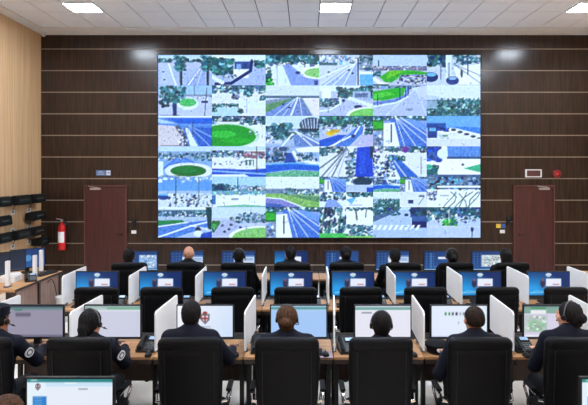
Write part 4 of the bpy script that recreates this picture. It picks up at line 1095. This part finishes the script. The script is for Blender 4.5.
def person(loc, rz, key, pose, label, hair='short', hair_m=None, skin=0, jacket=None, headset=0, cap=False, patch=None, group=None):
    body, jac, tro, sh, hc = person_meshes(key, **pose)
    t = thing('person', label, 'person', loc, rz, group)
    def add(n, me, m, par=t, loc=None):
        o = link(n, me, par, loc)
        o.material_slots[0].link = 'OBJECT'; o.material_slots[0].material = m
        return o
    add('body', body, SKINS[skin])
    j = add('jacket', jac, jacket or M_NAVY)
    add('trousers', tro, M_PANTS)
    for q in sh: add('shoe', q, M_SHOE)
    yaw = pose.get('yaw', 0)
    if hair:
        h = add('hair', hair_mesh(hair), hair_m or M_HAIRK, t, hc); h.rotation_euler = (pose.get('pitch', 0), 0, yaw)
    if headset:
        band, cup, boom = headset_meshes(headset)
        h = link('headset', band, t, hc); h.rotation_euler = (pose.get('pitch', 0), 0, yaw)
        link('ear_cup', cup, h, (.088, 0, -.004)); link('ear_cup', cup, h, (-.088, 0, -.004)); link('microphone', boom, h)
    if cap:
        c = MB()
        c.lathe([(.089, .05), (.092, .075), (.098, .10), (.094, .125), (.06, .14), (.01, .143)], (0, -.01, 0), 20)
        co = c.build('cap', M_NAVY, t, True); co.location = hc; co.rotation_euler = (0, 0, yaw)
        v = MB().prism([(-.075, .04), (-.05, .09), (0, .14), (.05, .09), (.075, .04)], 'z', .045, .051).build('visor', M_BLACKP, co)
    if patch:
        s, tgt = patch
        hands = pose['hands']; dz = pose.get('dz', 0); ln = pose.get('lean', 0); hx = pose.get('hx', 0)
        shp = Vector((s * .175 + hx * .3, ln, 1.005 + dz))
        el, wr = ik(shp, hands[0 if s < 0 else 1], .29, .255, (s * .55, -.35, -1))
        ctr = shp + (el - shp) * 0.42
        d = (el - shp).normalized(); out = Vector((s * 0.75, -0.65, 0.1)); out = (out - d * out.dot(d)).normalized(); sdv = d.cross(out)
        for r_, dd, mm, nm in ((.042, .063, M_PAPER, 'sleeve_patch'), (.030, .0645, M_GREYP, 'patch_ring'), (.018, .066, M_PAPER, 'patch_centre')):
            ring = [ctr + out * dd + (d * math.cos(a) + sdv * math.sin(a)) * r_ for a in [2 * PI * k / 14 for k in range(14)]]
            ring2 = [q - out * .012 for q in ring]
            MB().loft([ring2, ring]).build(nm, mm, j)
    return t

# ================================================================== PLACE EVERYTHING
def placer(tree, group):
    first = [True]
    def put(x, y, z, rz, label, sx=1.0):
        o = tree if first[0] else copy_tree(tree)
        first[0] = False
        o.location = (x, y, z); o.rotation_euler = (0, 0, rz); o.scale = (sx, sx, sx) if sx != 1 else (1, 1, 1)
        o['label'] = label
        if group: o['group'] = group
        return o
    return put
put_desk = placer(desk_tree(), 'bench desks in rows')
put_div = placer(divider_tree(), 'white desk dividers')
put_chair = placer(chair_tree(), 'black office chairs')
put_kb = placer(keyboard_tree(), 'black keyboards')
put_mouse = placer(mouse_tree(), 'black mice')
put_phone = placer(phone_tree(), 'desk telephones')

ROWNAME = {1: 'front row', 2: 'empty middle row', 3: 'farthest row'}

# ---- row 1 (front row, occupied)
Y1 = 5.10
c1 = [-2.62 + PITCH * k for k in range(7)]
mx1 = [-2.59, -1.85, -0.965, -0.07, 0.735, 1.465, 2.35]
what1 = ['dim grey page', 'white page under green header', 'red shield crest', 'pale blue page', 'white page with one text line', 'row of small icons', 'green map']
for i in range(7):
    put_desk(c1[i], Y1, 0, 0, 'light brown desk in the front row, %s place' % ORD7[i])
    monitor(mx1[i], 5.40, DESK_Z, 0, me_scr1[i], 'front row monitor showing %s' % what1[i], 'front row monitors')
for i in range(8):
    x = -3.02 + PITCH * i + (0.04 if i == 1 else 0)
    put_div(x, Y1 + 0.07, DESK_Z, -0.041, 'white divider panel in the front row, %s of eight' % ORD8[i])
cx1 = [-2.58, -1.785, -0.92, -0.15, 0.585, 1.37, 2.15]
for i in range(7):
    put_chair(cx1[i], 4.70, 0, (0.03, -0.02, 0.03, 0.0, 0.02, 0.0, -0.05)[i], 'black leather high-backed chair in the front row, %s one' % ORD7[i], 0.975)
kbx = [-2.56, -1.86, -0.93, -0.07, 0.72, 1.58, 2.36]
for i in range(7):
    put_kb(kbx[i], 5.20, DESK_Z, 0, 'black keyboard in the front row, %s place' % ORD7[i])
msx = [-2.28, -1.435, -0.64, 0.18, 0.98, 1.84, 2.0]
mpad = thing('mouse_pad', 'grey pink mouse pad on the middle desk of the front row', 'mouse pad', (0.175, 5.17, DESK_Z))
MB().box((0, 0, 0.002), (0.14, 0.20, 0.004), 0.0015).build('pad', M_PAD, mpad)
for i in range(7):
    put_mouse(msx[i], 5.14 if i != 6 else 5.12, DESK_Z + (0.004 if i == 3 else 0), 0.1, 'black mouse in the front row, %s place' % ORD7[i])
put_phone(-1.485, 5.32, DESK_Z, -0.1, 'dark desk telephone beside the green header monitor, front row')
put_phone(-0.43, 5.28, DESK_Z, 0.1, 'desk telephone with lit display beside the pale blue page monitor')
put_phone(0.385, 5.27, DESK_Z, 0.15, 'desk telephone with lit display between the two middle front desks')
put_phone(2.03, 5.295, DESK_Z, 0.0, 'desk telephone left of the green map monitor')
t = thing('service_cap', 'black peaked cap with a pale round badge on the front desk', 'cap', (1.22, 5.265, DESK_Z), PI)
MB().lathe([(.09, .0), (.092, .03), (.118, .065), (.12, .075), (.10, .09), (.02, .098)], n=24).build('crown', M_BLACKCLOTH, t, True)
MB().lathe([(.0925, .002), (.0955, .028)], n=24).build('band', M_BLACKP, t, True)
MB().prism([(-.085, .05), (-.06, .10), (0, .13), (.06, .10), (.085, .05), (0, .085)], 'z', .0, .008).build('visor', M_BLACKP, t)
bd = MB().lathe([(.026, .098), (.026, .108), (.008, .113)], (0, 0, .045), 14, 'y').build('badge', M_WHITEP, t, True)

def hands(lx, rx, ly=0.47, ry=0.47, z=0.82):
    return ((lx, ly, z), (rx, ry, z))
PY1 = 4.70
P1 = [
    dict(x=-2.60, pose=dict(hands=hands(-.12, .20), yaw=-0.15, dz=-0.02, lean=.03), hair='crop', skin=1, headset=1, cap=True, patch=(1, 0),
         label='person in navy uniform with cap and headset at the left picture edge'),
    dict(x=-1.82, pose=dict(hands=hands(-.10, .16), yaw=-0.25, dz=-0.045, lean=.04), hair='ponytail', skin=0, headset=1, patch=(1, 0),
         label='person with dark ponytail and headset facing the green header monitor'),
    dict(x=-0.965, pose=dict(hands=hands(-.14, .30, .46, .42), yaw=0.0, dz=0.03, lean=.02), hair='short', skin=2, headset=0,
         label='person with short dark hair in navy jacket facing the crest monitor'),
    dict(x=-0.16, pose=dict(hands=hands(-.10, .16), yaw=-0.05, dz=-0.01, lean=.03), hair='bun', hm=M_HAIRB, skin=1, headset=1,
         label='person with brown hair bun facing the pale blue monitor'),
    dict(x=0.635, pose=dict(hands=hands(-.11, .12), yaw=0.0, dz=-0.06, lean=.03), hair='short', skin=1, headset=1,
         label='person with short black hair and headset, right of the middle seat'),
    dict(x=1.42, pose=dict(hands=hands(-.20, .12, .27, .47), yaw=0.1, dz=-0.015, lean=.03), hair='crop', hm=M_HAIRD, skin=1, headset=0,
         label='person with cropped dark brown hair facing the monitor with small icons'),
    dict(x=2.19, pose=dict(hands=hands(-.13, .12, .36, .45), yaw=0.6, dz=0.02, lean=.03, hx=.03), hair='bun', skin=0, headset=1,
         label='person with black hair bun and headset, head turned left, at right edge'),
]
for i, q in enumerate(P1):
    person((q['x'], PY1, 0), 0, 'row1_%d' % i, q['pose'], q['label'], q['hair'], q.get('hm'), q['skin'], M_NAVY, q['headset'], q.get('cap', False), q.get('patch'), 'people seated in the front row')

# ---- row 2 (empty chairs, blue log-in screens)
Y2 = 6.86
c2 = [-2.67 + PITCH * k for k in range(8)]
mx2 = [-2.67, -1.86, -1.04, -0.19, 0.60, 1.385, 2.225, 3.10]
for i in range(8):
    put_desk(c2[i] + 0.08, Y2, 0, 0, 'light brown desk in the empty middle row, %s place' % ORD8[i])
    monitor(mx2[i], 7.22, DESK_Z, 0, me_blue, 'monitor with blue log-in screen in the middle row, %s one' % ORD8[i], 'middle row monitors')
ORD9 = ORD8[:4] + ['middle'] + ORD8[4:]
for i in range(9):
    put_div(-3.0 + PITCH * i, Y2 + 0.10, DESK_Z, 0.0, 'white divider panel in the middle row, %s of nine' % ORD9[i])
cx2 = [-2.425, -1.655, -0.85, -0.12, 0.625, 1.38, 2.20, 3.0]
for i in range(8):
    put_chair(cx2[i], 6.75, 0, (.04, -.03, .02, 0, .03, -.02, .02, -.03)[i], 'empty black leather chair in the middle row, %s one' % ORD8[i], 0.955)
    put_kb(mx2[i], 7.02, DESK_Z, 0, 'black keyboard in the middle row, %s place' % ORD8[i])
    put_phone(c2[i] + 0.31, 7.10, DESK_Z, 0.0, 'dark desk telephone in the middle row, %s place' % ORD8[i])
    put_mouse(c2[i] + 0.30, 6.93, DESK_Z, 0, 'black mouse in the middle row, %s place' % ORD8[i])

# ---- row 3 (farthest row)
Y3 = 8.80
c3 = [-2.66 + 0.805 * k for k in range(8)]
mx3 = [-2.66, -1.92, -1.09, -0.24, 0.58, 1.395, 2.17, 2.935]
wk = [0, 1, 1, 0, 3, 1, 3, 2]
for i in range(8):
    put_desk(-2.66 + PITCH * i, Y3, 0, 0, 'light brown desk in the farthest row, %s place' % ORD8[i])
    monitor(mx3[i], 9.10, DESK_Z, 0, me_blue if i == 3 else me_win[wk[i]], 'monitor in the farthest row under the video wall, %s one' % ORD8[i], 'farthest row monitors')
    put_kb(mx3[i], 8.96, DESK_Z, 0, 'black keyboard in the farthest row, %s place' % ORD8[i])
cx3 = [-2.55, -1.73, -0.97, -0.186, 0.57, 1.40, 2.13, 2.93]
hd3 = [-2.64, -1.75, -1.0, -0.23, 0.59, 1.33, 2.18, 2.985]
for i in range(8):
    put_chair(cx3[i], 8.33, 0, (.1, -.05, .0, 0, .05, -.06, .05, .08)[i], 'black leather chair in the farthest row, %s one' % ORD8[i], 0.98)
poseA = dict(hands=hands(-.12, .16), yaw=0.0, dz=-0.03, lean=.03)
poseB = dict(hands=hands(-.12, .24), yaw=0.15, dz=0.01, lean=.02)
P3 = [('short', M_HAIRK, 2, 0, poseA, 'A', M_BLACKCLOTH, 'person with short dark hair in the farthest row, leftmost seat'),
      (None, None, 0, 0, poseB, 'B', M_BLACKCLOTH, 'bald person in dark jacket in the farthest row'),
      ('short', M_HAIRK, 1, 1, poseA, 'A', M_BLACKCLOTH, 'person with short dark hair in the farthest row, third from left'),
      ('short', M_HAIRK, 0, 0, poseB, 'B', M_BLACKCLOTH, 'person with black hair in the farthest row, before the bright blue screen'),
      ('bun', M_HAIRK, 2, 0, poseB, 'B', M_BLACKCLOTH, 'person with dark tied hair in the farthest row, fourth from right'),
      ('short', M_HAIRK, 1, 0, poseA, 'A', M_BLACKCLOTH, 'person with short dark hair in the farthest row, third from right'),
      ('bun', M_HAIRK, 1, 1, poseA, 'A', M_BLACKCLOTH, 'person with dark hair and headset in the farthest row, second from right'),
      ('long', M_HAIRK, 1, 0, poseA, 'A', M_BLACKCLOTH, 'person with long black hair in the farthest row, rightmost seat')]
for i, (h, hm, sk, hs, po, ke, jk, lb) in enumerate(P3):
    person((hd3[i], 8.37, 0), 0, 'row3_' + ke, po, lb, h, hm, sk, jk, hs, group='people seated in the farthest row')

# ---- row 0 (nearest, mostly below the picture)
for x, lb in ((-1.46, 'lower left corner'), (1.97, 'lower right corner')):
    put_desk(x, 3.13, 0, 0, 'light brown desk below the picture edge, %s' % lb)
    monitor(x, 3.49, DESK_Z, 0, me_near, 'nearest monitor showing a white page with blue menu, %s' % lb, 'nearest monitors')
put_chair(-1.44, 2.62, 0, 0.0, 'black leather chair below the picture edge, lower left corner', 0.975)
person((-1.425, 2.62, 0), 0, 'row0', dict(hands=hands(-.12, .16), yaw=0.0, dz=0.05, lean=.03), 'person with brown hair at the lower left corner, only hair showing', 'short', M_HAIRB, 1, M_NAVY, 0)

# ---- side desks
def side_desk(name, x, y0, y1, depth, sgn, lab):
    """desk running in depth; visible edge at x, extends away by depth*sgn"""
    t = thing('side_desk', lab, 'desk', (x, (y0 + y1) / 2, 0))
    L = y1 - y0
    MB().box((sgn * depth / 2, 0, DESK_Z - 0.0175), (depth, L, 0.035), 0.003).build('desktop', M_DESK, t)
    MB().box((-sgn * 0.002, 0, DESK_Z - 0.0175), (0.008, L, 0.034), 0.002).build('edge_band', M_DESKEDGE, t)
    n = 2
    for k in range(n + 1):
        yy = -L / 2 + 0.03 + k * (L - 0.06) / n
        MB().box((sgn * 0.04, yy, (DESK_Z - 0.036) / 2), (0.06, 0.05, DESK_Z - 0.036), 0.004).build('leg', M_DESKEDGE, t)
        MB().box((sgn * (depth - 0.05), yy, (DESK_Z - 0.036) / 2), (0.06, 0.05, DESK_Z - 0.036), 0.004).build('leg', M_DESKEDGE, t)
    for k in range(n):
        ya = -L / 2 + 0.06 + k * (L - 0.06) / n
        MB().box((sgn * 0.05, ya + (L - 0.06) / n / 2 - 0.005, 0.43), (0.018, (L - 0.06) / n - 0.06, 0.54), 0.003).build('front_panel', M_FASCIA, t)
    return t
sd = side_desk('side_desk', -4.12, 8.0, 9.55, 0.95, -1, 'taupe fronted side desk along the oak wall')
MB().tube([(0.025 - 0.05 + 0.02, 0.25 + 0.4 * s, 0.66 - 0.5 * s + 0.22 * math.sin(s * PI)) for s in [k / 10 for k in range(11)]], 0.006, 6).build('cable', M_BLACKP, sd, True)
side_desk('side_desk', 4.50, 8.0, 9.55, 0.95, 1, 'taupe fronted side desk at the right picture edge')
monitor(-4.80, 8.62, DESK_Z, 0.85, me_dark, 'dark monitor on the side desk, nearest of three', 'side desk monitors')
monitor(-4.74, 9.0, DESK_Z, 0.85, me_dark, 'dark monitor on the side desk, middle of three', 'side desk monitors')
monitor(-4.60, 9.36, DESK_Z, 0.80, me_bl2, 'monitor with blue screen on the side desk, farthest of three', 'side desk monitors')
for (x, y, h), lb in zip(((-4.33, 8.2, 0.38), (-4.31, 8.98, 0.35), (-4.42, 9.43, 0.37)), ('nearest', 'middle', 'farthest')):
    t = thing('upright_post', 'slim white upright post on the side desk, %s of three' % lb, 'post', (x, y, DESK_Z), 0, 'white posts on the side desk')
    MB().box((0, 0, h / 2 + 0.01), (0.045, 0.07, h - 0.02), 0.006).build('panel', M_WHITE, t)
    MB().box((0, 0, 0.01), (0.07, 0.12, 0.02), 0.004).build('foot', M_GREYP, t)
t = thing('paper_tray', 'white paper box on the side desk between the white posts', 'box', (-4.52, 8.66, DESK_Z), 0.1)
MB().box((0, 0, 0.045), (0.22, 0.30, 0.09), 0.008).build('body', M_WHITEP, t)
MB().prism([(-0.10, 0.09), (0.10, 0.09), (0.09, 0.115), (-0.09, 0.105)], 'y', -0.13, 0.13).build('lid', M_WHITEP, t)
put_phone(-4.22, 8.66, DESK_Z, 0.5, 'dark desk telephone on the side desk near the oak wall')
put_kb(-4.25, 9.24, DESK_Z, 1.35, 'black keyboard at the far end of the side desk')
t = thing('waste_bin', 'white waste bin standing beside the side desk', 'bin', (-3.93, 9.2, 0))
rings = [[(r * math.cos(2 * PI * k / 18), r * math.sin(2 * PI * k / 18), z) for k in range(18)] for r, z in ((.10, 0), (.105, .01), (.135, .38), (.14, .40), (.128, .40), (.122, .37), (.095, .02))]
MB().loft(rings).build('bin_body', M_WHITEP, t, True)
